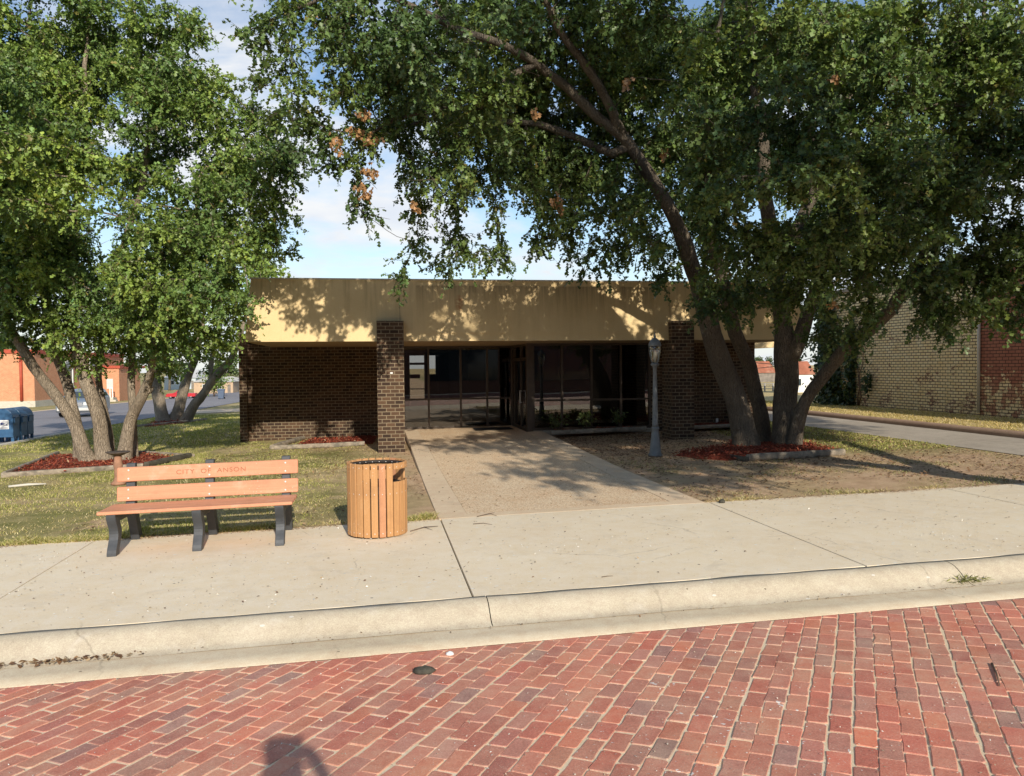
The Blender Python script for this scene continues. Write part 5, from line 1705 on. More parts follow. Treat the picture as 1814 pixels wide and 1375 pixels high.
def timber(label, a, b, w=0.10, h=0.11, mat='timber', zf=G, tip=None, cat='landscape timber'):
    a, b = np.array(a, float), np.array(b, float)
    L = np.linalg.norm(b - a); ang = math.atan2(b[1] - a[1], b[0] - a[0])
    za, zb = zf(*a), zf(*b)
    o = empty  # noqa
    m = MB()
    prof = []
    for k in range(10):
        t = 2 * math.pi * k / 10 + 0.3
        prof.append((w * 0.62 * math.cos(t), h * 0.5 + h * 0.56 * math.sin(t)))
    prof = [(max(-w / 2, min(w / 2, p)), max(0.0, min(h, q))) for p, q in prof]
    N = max(4, int(L / 0.25)); vs, fs = [], []
    for i in range(N + 1):
        t = i / N; x = L * (t - 0.5)
        dz = (zb - za) * (t - 0.5)
        for p, q in prof:
            j = 0.012 * mnoise.noise(Vector((x * 2.3 + a[0] * 7, p * 20 + a[1], q * 20)))
            vs.append((x, p + j, q + j + dz - 0.012))
    k = len(prof)
    for i in range(N):
        for q in range(k):
            w_ = (q + 1) % k
            fs.append((i * k + q, i * k + w_, (i + 1) * k + w_, (i + 1) * k + q))
    fs += [tuple(range(k)), tuple(range(N * k, N * k + k))]
    m.add(vs, fs, False)
    me_o = m.build('landscape_timber', M[mat])
    c = (a + b) / 2
    me_o.location = (c[0], c[1], (za + zb) / 2); me_o.rotation_euler = (0, 0, ang)
    return tag(me_o, label, cat, 'landscape timbers')


def g2(u, v):
    p, d = GP(u, v); return (p[0], p[1])


# left tree bed: corners seen at (20,842) (330,808) (262,806) (105,800)
A, B_, C_, D_ = g2(14, 845), g2(255, 828), g2(326, 812), g2(108, 806)
mulch('red mulch bed around the six-stemmed tree behind the bench', [A, g2(130, 838), B_, C_, g2(230, 803), D_, g2(60, 822)], 5200, 81)
timber('long weathered timber along the near edge of the mulch bed behind the bench', (A[0] - .1, A[1] - .05), (B_[0], B_[1] - .06))
timber('dark round-ended timber at the right corner of the mulch bed behind the bench', (B_[0] + .05, B_[1]), (C_[0] + .1, C_[1] + .1), 0.13, 0.13, 'timber_dark')
timber('weathered timber along the left side of the mulch bed behind the bench', (A[0] - .12, A[1] + .12), (D_[0] - .1, D_[1] + .05))
timber('weathered timber at the back of the mulch bed behind the bench', (g2(235, 803)[0], g2(235, 803)[1] + .1), (C_[0] + .15, C_[1] + .25), 0.09, 0.08)
# rear tree bed
a, b, c = g2(255, 757), g2(338, 748), g2(350, 745)
mulch('small red mulch bed round the three-stemmed tree far back on the lawn', [a, g2(300, 753), b, g2(330, 742), g2(285, 742)], 900, 82, chip=0.08)
timber('pale timber edging the mulch under the three-stemmed tree', (a[0] - .3, a[1] - .1), (b[0] - .1, b[1] - .1), 0.12, 0.12)
timber('short timber lying off the right end of the bed under the three-stemmed tree', (b[0], b[1]), (c[0] + .3, c[1] + .25), 0.12, 0.1)
# right tree bed
mulch('wide red mulch bed around the foot of the huge tree by the entrance', [g2(1195, 806), g2(1225, 800), g2(1290, 790), g2(1300, 779), g2(1400, 778), g2(1468, 796), g2(1475, 803), g2(1330, 812), g2(1290, 816), g2(1240, 812)], 6500, 83, soft=0.12)
timber('thick grey timber lying in front of the huge tree', g2(1324, 816), g2(1494, 806), 0.14, 0.14)
timber('short dark timber end beside the thick grey timber', g2(1296, 812), g2(1322, 817), 0.13, 0.09, 'timber_dark')
# bed against the left wall
zl = lambda x, y: G(x, y) - 0.03
mulch('narrow red mulch bed against the dark wall left of the brick pillar', [(-2.35, 21.3), (-0.1, 21.3), (0.0, 23.8), (-1.9, 23.9)], 2600, 84, zl, 0.06)
timber('pale timber along the front of the narrow mulch bed by the wall', (-2.6, 21.0), (-0.35, 21.05), 0.14, 0.12)
timber('pale timber slanting from the wall to the corner of the narrow mulch bed', (-2.7, 21.25), (-2.15, 23.7), 0.14, 0.12)
# bed under the right glazing, bed by the right wall
zr = lambda x, y: walk_z(x, y) - 0.02
mulch('thin strip of mulch under the glass front behind the lamp post', [(4.75, 20.85), (7.25, 20.9), (7.25, 21.45), (4.75, 21.45)], 1500, 85, zr, 0.03)
timber('low edging in front of the shrubs along the glass front', (4.55, 20.72), (7.2, 20.75), 0.13, 0.12, 'timber', zr)
mulch('red mulch strip at the foot of the brick wall right of the right pillar', [(7.95, 20.75), (10.6, 20.75), (10.6, 21.5), (7.95, 21.5)], 1300, 86, zr, 0.04)
timber('pale timber edging the mulch strip right of the right pillar', (7.95, 20.6), (10.4, 20.6), 0.12, 0.10, 'timber', zr)


# ------------------------------------------------------------------ birdbath by the left tree
p, d = GP(210, 858)
root = empty('birdbath', tuple(p), 0, 'little birdbath with a dark dish on a clay pedestal behind the bench', 'birdbath')
mb = MB(); mb.lathe([(.13, 0), (.13, .03), (.09, .06), (.065, .14), (.07, .3), (.085, .36), (.07, .42), (.06, .52)], p, 16); mb.build('pedestal', M['clay'], root)
mb = MB(); mb.lathe([(.05, .52), (.11, .55), (.20, .585), (.215, .60), (.20, .605), (.10, .585), (.02, .58)], p, 24); mb.build('dish', M['bowl'], root)

# ------------------------------------------------------------------ grass and litter
def grass(name, region, n, seed, h, pal, mask=None, width=0.008, lean=0.5, label_kind='stuff'):
    rg = np.random.default_rng(seed)
    x0, x1, y0, y1 = region
    X, Y = rg.uniform(x0, x1, n * 2), rg.uniform(y0, y1, n * 2)
    keep = np.array([(mask(a, b) if mask else 1.0) for a, b in zip(X, Y)]) > rg.random(n * 2)
    X, Y = X[keep][:n], Y[keep][:n]
    k = len(X)
    Z = np.array([G(a, b) - 0.02 for a, b in zip(X, Y)])
    b = np.stack([X, Y, Z], 1)
    H = h * (0.4 + 0.9 * rg.random(k)) * np.array([0.75 + 1.1 * max(0.0, mnoise.noise(Vector((a * 2.7, b * 2.7, seed)))) for a, b in zip(X, Y)])
    t = b + np.stack([rg.normal(size=k) * lean * H, rg.normal(size=k) * lean * H, H], 1)
    th = rg.uniform(0, 6.28, k)
    w = np.stack([np.cos(th), np.sin(th), np.zeros(k)], 1) * width
    mid = (b * 0.45 + t * 0.55) + np.array([0, 0, 0.15]) * H[:, None]
    V = np.stack([b - w, b + w, mid + w * 0.7, mid - w * 0.7, t + w * 0.1, t - w * 0.1], 1).reshape(-1, 3)
    F = (np.arange(k) * 6)[:, None, None] + np.array([[0, 1, 2, 3], [3, 2, 4, 5]])[None]
    pal = np.array(pal)
    c = pal[rg.integers(0, len(pal), k)] * (0.75 + 0.5 * rg.random((k, 1)))
    o = np_mesh(name, V, F.reshape(-1, 4), M['grass'], None, np.repeat(c, 6, axis=0))
    return tag(o, kind='stuff')


def nz(x, y, s, o=0.0):
    return mnoise.noise(Vector((x * s + o, y * s - o, o)))


GREEN = [(0.33, 0.34, 0.09), (0.40, 0.39, 0.12), (0.26, 0.28, 0.07), (0.50, 0.44, 0.18), (0.60, 0.51, 0.26)]
STRAW = [(0.58, 0.47, 0.25), (0.66, 0.56, 0.33), (0.48, 0.38, 0.18), (0.36, 0.33, 0.11)]
def m_left(x, y):
    v = 0.34 + 1.15 * nz(x, y, 0.55, 3) + 0.5 * nz(x, y, 2.1, 8) + 0.04 * (y - 14)
    if x > -0.9: v -= (x + 0.9) * 1.1
    if abs(x + 3.4) < 1.0 and abs(y - 13.2) < 1.2: v -= 0.55
    if -4.2 < x < 0.3 and 17.2 < y: v -= 0.35
    return v
grass('lawn_grass', (-9.5, 0.7, 10.42, 23.7), 90000, 91, 0.042, GREEN, m_left, 0.006)
grass('straw_grass', (-9.5, 0.7, 10.42, 20), 40000, 92, 0.032, STRAW, lambda x, y: 0.45 + 0.7 * nz(x, y, 0.8, 14) - max(0, x + 0.2), 0.006, 0.9)
grass('lawn_grass', (-11.2, -3.8, 23.7, 44), 26000, 93, 0.06, GREEN, lambda x, y: 0.75 + 0.5 * nz(x, y, 0.6, 5), 0.014)
def m_right(x, y):
    return (0.9 if y > 14.8 + 0.25 * (11.5 - x) * 0 else -1) + 0.5 * nz(x, y, 0.8, 6) - max(0, 9.3 - x) * 1.2
grass('lawn_grass', (8.9, 11.95, 14.8, 30), 26000, 94, 0.05, GREEN, m_right, 0.008)
grass('weed_tufts', (4.5, 11.9, 10.45, 16), 17000, 95, 0.04, [(0.36, 0.33, 0.16), (0.26, 0.26, 0.10), (0.44, 0.36, 0.20)], lambda x, y: 1.5 * nz(x, y, 0.9, 20) + 0.6 * nz(x, y, 3.3, 9) - 0.02, 0.006, 0.9)
grass('dry_verge_grass', (14.55, 18.3, 12, 45), 42000, 96, 0.05, [(0.56, 0.44, 0.21), (0.64, 0.52, 0.29), (0.47, 0.36, 0.15), (0.40, 0.34, 0.12)], None, 0.012, 0.7)


grass('edge_grass', (-9.5, 0.72, 10.36, 10.62), 16000, 97, 0.075, GREEN + STRAW, lambda x, y: 0.45 + 1.2 * nz(x, y, 1.1, 41), 0.006, 0.9)
grass('edge_grass', (4.5, 11.9, 10.37, 10.6), 2600, 98, 0.05, STRAW, lambda x, y: 0.1 + 1.4 * nz(x, y, 1.3, 43), 0.006, 0.9)


def litter(name, n, seed, region, zf, pal, size, mask=None, up=1.0):
    rg = np.random.default_rng(seed)
    pts = []
    while len(pts) < n:
        x, y = rg.uniform(region[0], region[1]), rg.uniform(region[2], region[3])
        if mask is None or mask(x, y) > rg.random(): pts.append((x, y, zf(x, y) + 0.006 + rg.random() * 0.006))
    pts = np.array(pts)
    d = rg.normal(size=(n, 3)) * np.array([1, 1, 0.2]); nr = rg.normal(size=(n, 3)) * 0.25 + np.array([0, 0, up])
    L = size * (0.4 + rg.random(n) * 1.1)
    pal = np.array(pal); c = pal[rg.integers(0, len(pal), n)] * (0.7 + 0.5 * rg.random((n, 1)))
    o = leaf_mesh(name, pts, d, nr, L, L * 0.7, c, M['chip'], None, simple=True)
    return tag(o, kind='stuff')


BROWN = [(0.22, 0.12, 0.06), (0.30, 0.18, 0.09), (0.14, 0.08, 0.05), (0.42, 0.30, 0.17)]
litter('fallen_leaves', 13000, 101, (4.5, 11.8, 10.5, 21), lambda x, y: G(x, y), BROWN, 0.05, lambda x, y: 0.3 + 0.05 * (y - 10) + 0.7 * nz(x, y, 0.6, 2))
litter('fallen_leaves', 3000, 102, (-4, 0.7, 10.5, 23), lambda x, y: G(x, y), BROWN, 0.045, lambda x, y: 0.1 + 0.05 * (y - 10) + 0.6 * nz(x, y, 0.6, 2))
litter('fallen_leaves', 260, 103, (0.8, 4.45, 10.7, 20), lambda x, y: walk_z(x, y), BROWN, 0.035)
litter('fallen_leaves', 900, 104, (-5, 9.5, 6.9, 10.3), lambda x, y: G(x, y), BROWN + [(0.6, 0.5, 0.35)], 0.022)
litter('loose_soil', 3500, 110, (-5, 9.5, 10.2, 10.46), lambda x, y: G(x, y) - 0.003, [(0.42, 0.29, 0.18), (0.52, 0.37, 0.23), (0.34, 0.22, 0.13)], 0.022, lambda x, y: max(0.0, 1 - abs(y - 10.42) * 5.5) * (0.5 + nz(x, y, 1.2, 51)) * (0 if 0.78 < x < 4.45 else 1))
litter('pale_flecks', 2600, 105, (-5, 9.8, 6.9, 10.3), lambda x, y: G(x, y) - 0.002, [(0.75, 0.70, 0.60), (0.80, 0.76, 0.68)], 0.018, lambda x, y: 0.25 + nz(x, y, 0.9, 31))
litter('gutter_leaves', 170, 106, (-3.0, -1.3, 6.36, 6.45), lambda x, y: G(x, y) - 0.128, BROWN, 0.04, lambda x, y: max(0.02, 1 - abs(x + 2.35) * 1.6))
litter('gutter_leaves', 160, 107, (-1.5, 6.5, 6.32, 6.45), lambda x, y: G(x, y) - 0.132, BROWN, 0.018)
litter('street_grit', 6000, 108, (-5, 8, 3.0, 5.95), lambda x, y: street_z(x, y) - 0.002, [(0.7, 0.62, 0.5), (0.5, 0.4, 0.28), (0.78, 0.74, 0.66)], 0.010)
# weed growing in the open joint of the kerb
rgk = np.random.default_rng(5)
bb = []
p0 = np.array([5.32, 6.47, G(5.32, 6.4) - 0.11])
n = 120
b = p0 + rgk.normal(size=(n, 3)) * np.array([0.09, 0.015, 0.012])
o = leaf_mesh('kerb_weeds', b, rgk.normal(size=(n, 3)) * np.array([1, .4, .3]) + np.array([.3, -.4, .25]), rgk.normal(size=(n, 3)) * .4 + np.array([0, -.3, 1]), 0.05 + 0.05 * rgk.random(n), 0.009 + 0.006 * rgk.random(n), np.array([[0.20, 0.20, 0.06]]) * (0.6 + 0.8 * rgk.random((n, 1))), M['leaf'], None, simple=True)
tag(o, kind='stuff')


def twig(label, pts, r=0.006, zf=G, branches=()):
    z = lambda x, y: zf(x, y) + r * 0.9
    m = MB(); m.tube([(x, y, z(x, y) + dz) for x, y, dz in pts], [r] + [r * 0.8] * (len(pts) - 2) + [r * 0.4], 6)
    for br in branches: m.tube([(x, y, z(x, y) + dz) for x, y, dz in br], [r * 0.6] * (len(br) - 1) + [r * 0.3], 5)
    o = m.build('fallen_twig', M['twig'])
    return tag(o, label, 'twig', 'twigs fallen on the paving')


def tw(u, v): q = g2(u, v); return q


a, b, c = tw(727, 942), tw(752, 936), tw(776, 933)
twig('forked twig on the sidewalk just right of the litter bin', [(*a, 0), (*b, .01), (*c, 0)], 0.007, G, [[(*b, .01), (*tw(766, 940), 0)]])
a, b, c = tw(845, 916), tw(868, 912), tw(880, 915)
twig('twig at the front edge of the pebble walk', [(*a, 0), (*b, .012), (*c, 0)], 0.006, walk_z, [[(*b, .012), (*tw(876, 909), 0)]])
a, b, c = tw(838, 929), tw(856, 928), tw(872, 930)
twig('small straight twig on the sidewalk before the pebble walk', [(*a, 0), (*b, .004), (*c, 0)], 0.005)
a, b = tw(1066, 1023), tw(1086, 1021)
twig('tiny twig on the sidewalk near the kerb', [(*a, 0), (*(np.array(a) * .5 + np.array(b) * .5), .004), (*b, 0)], 0.004)
q1, q2, q3 = GP(1757, 1182, -.1)[0], GP(1763, 1203, -.1)[0], GP(1771, 1226, -.1)[0]
twig('green-grey twig lying on the brick street at the right', [(q1[0], q1[1], 0), (q2[0] + .01, q2[1], .004), (q3[0], q3[1], 0)], 0.008, lambda x, y: street_z(x, y))
# dark lump of asphalt on the bricks, a pale one by the kerb, a black lump on the bare ground
def stone(name, label, u, v, sz, mat, zf, seed):
    p = GP(u, v, -0.12 if v > 1050 else 0)[0]
    m = MB(); rg = np.random.default_rng(seed)
    prof = [(0.1, 0.0), (0.9, 0.05), (1.0, 0.3), (0.8, 0.62), (0.4, 0.85), (0.05, 0.92)]
    m.lathe(prof, (0, 0, 0), 12)
    m.v = [(x * (1 + .3 * mnoise.noise(Vector((x * 2 + seed, y * 2, z)))) * sz[0], y * (1 + .3 * mnoise.noise(Vector((y * 2, x * 2 + seed, z)))) * sz[1], z * sz[2] * (1 + .4 * mnoise.noise(Vector((x * 3, y * 3, seed))))) for x, y, z in m.v]
    o = m.build(name, M[mat]); o.location = (p[0], p[1], zf(p[0], p[1]))
    return tag(o, label, name)


stone('stone', 'dark lump of stone lying on the red brick street', 751, 1192, (.085, .05, .055), 'stone', lambda x, y: street_z(x, y) - .004, 3)
stone('stone', 'small pale stone on the bricks below the kerb', 797, 1157, (.032, .03, .03), 'white', lambda x, y: street_z(x, y) - .004, 5)
stone('stone', 'black lump on the bare earth where walk and sidewalk meet', 1279, 891, (.045, .04, .06), 'stone', G, 8)
a, b = g2(15, 864), g2(82, 859)
m = MB(); m.tube([(a[0], a[1], G(*a) + .02), ((a[0] + b[0]) / 2, (a[1] + b[1]) / 2 + .05, G(*a) + .03), (b[0], b[1], G(*b) + .02)], [.022, .026, .012], 6)
tag(m.build('fallen_branch', M['offwhite']), 'pale stripped branch lying on the grass left of the bench', 'branch')

# ------------------------------------------------------------------ background, left
def at_x(u, x):
    """depth where the photo column u crosses the plane X = x"""
    q = ray(u, 660)
    return (x - CAM[0]) / q[0]


# orange brick building across the side street
c0, dC = GP(62, 721)
bx, by = c0[0], c0[1]
gz = G(bx, by)
Hh = (P(62, 619, dC)[2] - gz)
pob = empty('orange_brick_building', (bx, by, gz), 0, 'flat-roofed orange brick building with red trim across the side street', 'building')
mb = MB(); mb.box(bx - 30, bx, by, by + 26, gz - 1, gz + Hh - 0.35); w = mb.build('wall', M['orange_brick'], pob)
mb = MB(); mb.box(bx - 30.1, bx + 0.12, by - 0.12, by + 26.1, gz + Hh - 0.35, gz + Hh); mb.build('roof_trim', M['redtrim'], pob)
mb = MB(); mb.box(bx - 30.05, bx + 0.06, by - 0.06, by + 26.05, gz - 1, gz + 0.55); mb.build('plinth', M['plinth'], pob)
mb = MB(); mb.tube([(bx - 1.05, by - .14, gz + .56), (bx - 1.05, by - .14, gz + Hh - .36)], 0.13, 8); mb.build('downpipe', M['redtrim'], pob)
for y0, y1, z0, z1 in ((by + 7.2, by + 9.2, gz + 1.7, gz + 4.3), (by + 14, by + 16.0, gz + 1.5, gz + 4.6)):
    m = MB(); m.box(bx + .0, bx + .10, y0, y0 + .16, z0, z1); m.box(bx, bx + .10, y1 - .16, y1, z0, z1); m.box(bx, bx + .095, y0 + .16, y1 - .16, z1 - .16, z1); m.box(bx, bx + .12, y0 - .1, y1 + .1, z0 - .16, z0 - .001)
    f = m.build('window', M['white'], pob)
    m = MB(); m.box(bx + .002, bx + .03, y0 + .161, y1 - .161, z0, z1 - .161); m.build('pane', M['carglass'], f)
# lower wing further along, facing the view
wd = dC + 16.0
wc = P(212, 716, wd); wz = G(wc[0], wc[1]); wl = P(172, 716, wd)
wh = P(200, 648, wd)[2] - wz
mb = MB(); mb.box(bx + .02, wc[0], wc[1], wc[1] + 8, wz - 1, wz + wh - .3); mb.build('wing_wall', M['orange_brick'], pob)
mb = MB(); mb.box(bx + .13, wc[0] + .15, wc[1] - .15, wc[1] + 10.1, wz + wh - .3, wz + wh); mb.build('roof_trim', M['redtrim'], pob)
wx = P(196, 680, wd)
mb = MB(); mb.box(wx[0] - .33, wx[0] + .33, wc[1] - .06, wc[1], wx[2] - .55, wx[2] + .55); mb.build('window', M['palegrey'], pob)
for u in (185, 189, 202, 206):
    mb = MB(); q = P(u, 700, wd); mb.box(q[0] - .05, q[0] + .05, wc[1] - 1.2, wc[1] - 1.1, wz + .4, wz + 1.45); mb.build('railing_post', M['white'], pob)
q1, q2 = P(184, 700, wd), P(208, 700, wd)
for ua, ub in ((185, 189), (202, 206)):
    qa, qb = P(ua, 700, wd), P(ub, 700, wd)
    mb = MB(); mb.box(qa[0] - .05, qb[0] + .05, wc[1] - 1.2, wc[1] - 1.1, wz + 1.452, wz + 1.54); mb.build('handrail', M['white'], pob)
mb = MB(); mb.box(q1[0], q2[0], wc[1] - 1.4, wc[1] - .16, wz - .3, wz + .42); mb.build('step', M['plinth'], pob)
mb = MB(); mb.box(q1[0] + .3, q2[0] + .5, wc[1] - 2.2, wc[1] - 1.401, wz - .3, wz + .2); mb.build('step', M['plinth'], pob)


def make_car(name, label, cat, pos, rz, L, W, H, paint, pickup=False, z=0.0):
    """x forward along its length, y across"""
    root = empty(name, (pos[0], pos[1], z), rz, label, cat)
    hl, hw = L / 2, W / 2
    if not pickup:
        side = [(-hl, .42), (-hl, .95), (-hl + .12, 1.05), (hl - 1.25, 1.02), (hl - .25, .86), (hl - .02, .72), (hl, .40), (hl - .1, .26), (-hl + .1, .26)]
        cab = [(-hl + .08, 1.0), (-hl + .45, H - .06), (-hl + .8, H), (hl - 2.45, H - .02), (hl - 2.1, H - .1), (hl - 1.2, 1.0)]
    else:
        side = [(-hl, .5), (-hl, 1.02), (-.55, 1.04), (hl - 1.45, 1.06), (hl - .25, .98), (hl - .02, .84), (hl, .45), (hl - .1, .36), (-hl + .1, .36)]
        cab = [(-.75, 1.02), (-.6, H - .05), (-.45, H), (hl - 2.6, H), (hl - 2.35, H - .08), (hl - 1.5, 1.03)]
    def loft(poly, wf, z_in):
        m = MB()
        ws = [(-1, wf(0)), (-1 + z_in, 1), (1 - z_in, 1), (1, wf(0))]
        vs = []
        cx = sum(p[0] for p in poly) / len(poly); cz = sum(p[1] for p in poly) / len(poly)
        for t, s_ in ws:
            for x, zz in poly: vs.append((cx + (x - cx) * s_, t * hw, cz + (zz - cz) * s_))
        k = len(poly); fs = [tuple(range(k)), tuple(reversed(range(3 * k, 4 * k)))]
        for i in range(3):
            for q in range(k): fs.append((i * k + q, (i + 1) * k + q, (i + 1) * k + (q + 1) % k, i * k + (q + 1) % k))
        m.add(vs, fs, False); return m
    loft(side, lambda q: .955, .10).build('body', M[paint], root, 0.03, rel=False)
    cm = loft(cab, lambda q: .93, .12)
    cm.v = [(x, y * (1 - .20 * max(0, (zz - 1.0)) / (H - 1.0)), zz) for x, y, zz in cm.v]
    cb = cm.build('cabin', M[paint], root, 0.03, rel=False)
    # glass
    m = MB()
    ws0 = cab[-1]; ws1 = cab[-2]
    f = lambda t: (ws0[0] + (ws1[0] - ws0[0]) * t, ws0[1] + (ws1[1] - ws0[1]) * t)
    a, b = f(.08), f(.93)
    m.add([(a[0] + .03, -hw * .86, a[1]), (a[0] + .03, hw * .86, a[1]), (b[0] + .03, hw * .72, b[1]), (b[0] + .03, -hw * .72, b[1])], [(0, 1, 2, 3)])
    m.build('windshield', M['carglass'], cb, rel=False)
    for s_ in (-1, 1):
        m = MB()
        xb, xf = cab[1][0], cab[-2][0]
        z0, z1 = 1.08, H - .16
        y0, y1 = s_ * hw * .985, s_ * hw * .86
        xm = (xb + xf) / 2
        for p, q in ((xb + .12, xm - .05), (xm + .05, xf + .35)):
            m.add([(p, y0, z0), (q, y0, z0), (q - (.28 if q > xm + .2 else 0), y1, z1), (p + .05, y1, z1)], [(0, 1, 2, 3)])
        m.build('side_window', M['carglass'], cb, rel=False)
        m = MB(); m.box(hl - .22, hl + .012, min(s_ * (hw - .45), s_ * (hw - .12)), max(s_ * (hw - .45), s_ * (hw - .12)), .66, .82); m.build('headlight', M['lens'], root, 0.02, rel=False)
        m = MB(); m.box(ws0[0] - .25, ws0[0] - .05, min(s_ * hw * 1.0, s_ * hw * 1.13), max(s_ * hw * 1.0, s_ * hw * 1.13), 1.02, 1.16); m.build('side_mirror', M[paint], root, 0.02, rel=False)
        for xx in (-hl + .85, hl - .9):
            m = MB(); m.lathe([(.20, -.1), (.34, -.1), (.345, -.06), (.345, .06), (.34, .1), (.20, .1)], (xx, s_ * (hw - .12), .345), 20, axis='y')
            wl_ = m.build('wheel', M['rubber'], root, rel=False)
            m = MB(); m.lathe([(.02, -.105), (.21, -.105), (.21, .105), (.02, .105)], (xx, s_ * (hw - .12), .345), 16, axis='y'); m.build('rim', M['chrome'], wl_, rel=False)
    m = MB(); m.box(hl - .02, hl + .03, -hw + .5, hw - .5, .62, .80); m.build('grille', M['chrome'], root, 0.01, rel=False)
    m = MB(); m.box(hl - .12, hl + .05, -hw + .1, hw - .1, .36, .52); m.build('bumper', M['rubber'] if pickup else M['palegrey'], root, 0.03, rel=False)
    return root


cp, cd = GP(128, 740)
make_car('parked_car', 'silver family car on the side street, seen between the tree stems', 'car', (cp[0] - .05, cp[1] + 2.0), R(-84), 4.6, 1.85, 1.50, 'silver', z=G(cp[0], cp[1]) + .02)
tp, td = GP(322, 706)
sc_ = (50 / FOC * td) / 5.4
tr = make_car('pickup_truck', 'bright red pickup truck parked far off, beyond the three-stemmed tree', 'pickup truck', tp, R(178), 5.4, 1.9, 1.75, 'red_paint', True, G(tp[0], tp[1]))
tr.scale = (sc_, sc_, sc_)


def house(name, label, u0, u1, vbase, vwall, vroof, wall, roof, depth=8.0, door=True, cat='house', win=2, hip=0.12):
    p, d = GP((u0 + u1) / 2, vbase)
    a, b = P(u0, vbase, d), P(u1, vbase, d)
    z0 = min(a[2], b[2]) - .3
    zw = P((u0 + u1) / 2, vwall, d)[2]; zr_ = P((u0 + u1) / 2, vroof, d)[2]
    x0, x1, y = a[0], b[0], p[1]
    root = empty(name, (p[0], y, z0), 0, label, cat)
    m = MB(); m.box(x0, x1, y, y + depth, z0, zw); m.build('wall', M[wall], root)
    o = .04 * (x1 - x0); ins = hip * (x1 - x0)
    m = MB()
    m.add([(x0 - o, y - o, zw + .01), (x1 + o, y - o, zw + .01), (x1 + o, y + depth + o, zw + .01), (x0 - o, y + depth + o, zw + .01), (x0 + ins, y + depth / 2, zr_), (x1 - ins, y + depth / 2, zr_)],
          [(0, 3, 2, 1), (0, 1, 5, 4), (1, 2, 5), (2, 3, 4, 5), (3, 0, 4)])
    m.build('roof', M[roof], root)
    w = x1 - x0; hgt = zw - z0
    for i in range(win):
        cx = x0 + w * (i + .7) / (win + .6)
        m = MB(); m.box(cx - w * .06, cx + w * .06, y - .06, y - .002, z0 + hgt * .5, z0 + hgt * .85); f = m.build('window', M['white'], root)
        m = MB(); m.box(cx - w * .045, cx + w * .045, y - .08, y - .061, z0 + hgt * .53, z0 + hgt * .82); m.build('pane', M['carglass'], f)
    if door:
        cx = x0 + w * .9
        m = MB(); m.box(cx - w * .04, cx + w * .04, y - .05, y - .002, z0 + .3, z0 + hgt * .8); m.build('door', M['greywood'], root)
    return root


house('house', 'white-roofed pale blue house far behind the left lawn', 292, 346, 690, 670, 655, 'siding', 'palegrey', 12)
house('house', 'low tan house with a pale roof, behind the trash cart', 345, 412, 697, 677, 668, 'tan', 'offwhite', 10)
house('shed', 'small white shed beside the pole, left of the office', 405, 424, 692, 674, 668, 'white', 'greywood', 6, win=1, cat='shed')
# trash cart
p, d = GP(392, 707)
hc = (P(392, 689, d)[2] - p[2])
root = empty('trash_cart', tuple(p), 0, 'slate blue wheeled trash cart at the edge of the far lot', 'trash cart')
m = MB(); s_ = hc
m.add([(p[0] - .24 * s_, p[1] - .24 * s_, p[2] + .06 * s_), (p[0] + .24 * s_, p[1] - .24 * s_, p[2] + .06 * s_), (p[0] + .24 * s_, p[1] + .24 * s_, p[2] + .06 * s_), (p[0] - .24 * s_, p[1] + .24 * s_, p[2] + .06 * s_),
       (p[0] - .31 * s_, p[1] - .31 * s_, p[2] + .86 * s_), (p[0] + .31 * s_, p[1] - .31 * s_, p[2] + .86 * s_), (p[0] + .31 * s_, p[1] + .31 * s_, p[2] + .86 * s_), (p[0] - .31 * s_, p[1] + .31 * s_, p[2] + .86 * s_)],
      [(0, 3, 2, 1), (4, 5, 6, 7), (0, 1, 5, 4), (1, 2, 6, 5), (2, 3, 7, 6), (3, 0, 4, 7)])
m.build('bin_body', M['cart'], root, 0.02)
m = MB(); m.prism([(p[1] - .36 * s_, p[2] + .865 * s_), (p[1] + .36 * s_, p[2] + .865 * s_), (p[1] + .3 * s_, p[2] + .98 * s_), (p[1] - .2 * s_, p[2] + 1.0 * s_)], 'x', p[0] - .34 * s_, p[0] + .34 * s_); m.build('lid', M['cart'], root, 0.02)
for sx in (-1, 1):
    m = MB(); m.lathe([(.02, -.05), (.1 * s_, -.05), (.1 * s_, .05), (.02, .05)], (p[0] + sx * .27 * s_, p[1] + .22 * s_, p[2] + .1 * s_), 14, axis='x'); m.build('wheel', M['rubber'], root)
# pole beside the office
p, d = GP(428, 716)
m = MB(); m.tube([p - np.array([0, 0, .3]), P(428, 690, d), P(427.5, 655, d), P(427, 610, d)], [.12, .12, .11, .10], 10)
tag(m.build('utility_pole', M['pole']), 'pale grey pole standing left of the office corner', 'utility pole')
p, d = GP(379, 703)
bush('shrub', 'rounded green shrub by the trash cart on the far lot', 'shrub', p, 2.6, 1.7, 900, (0.13, 0.19, 0.04), 71, None, 8, 0.34)


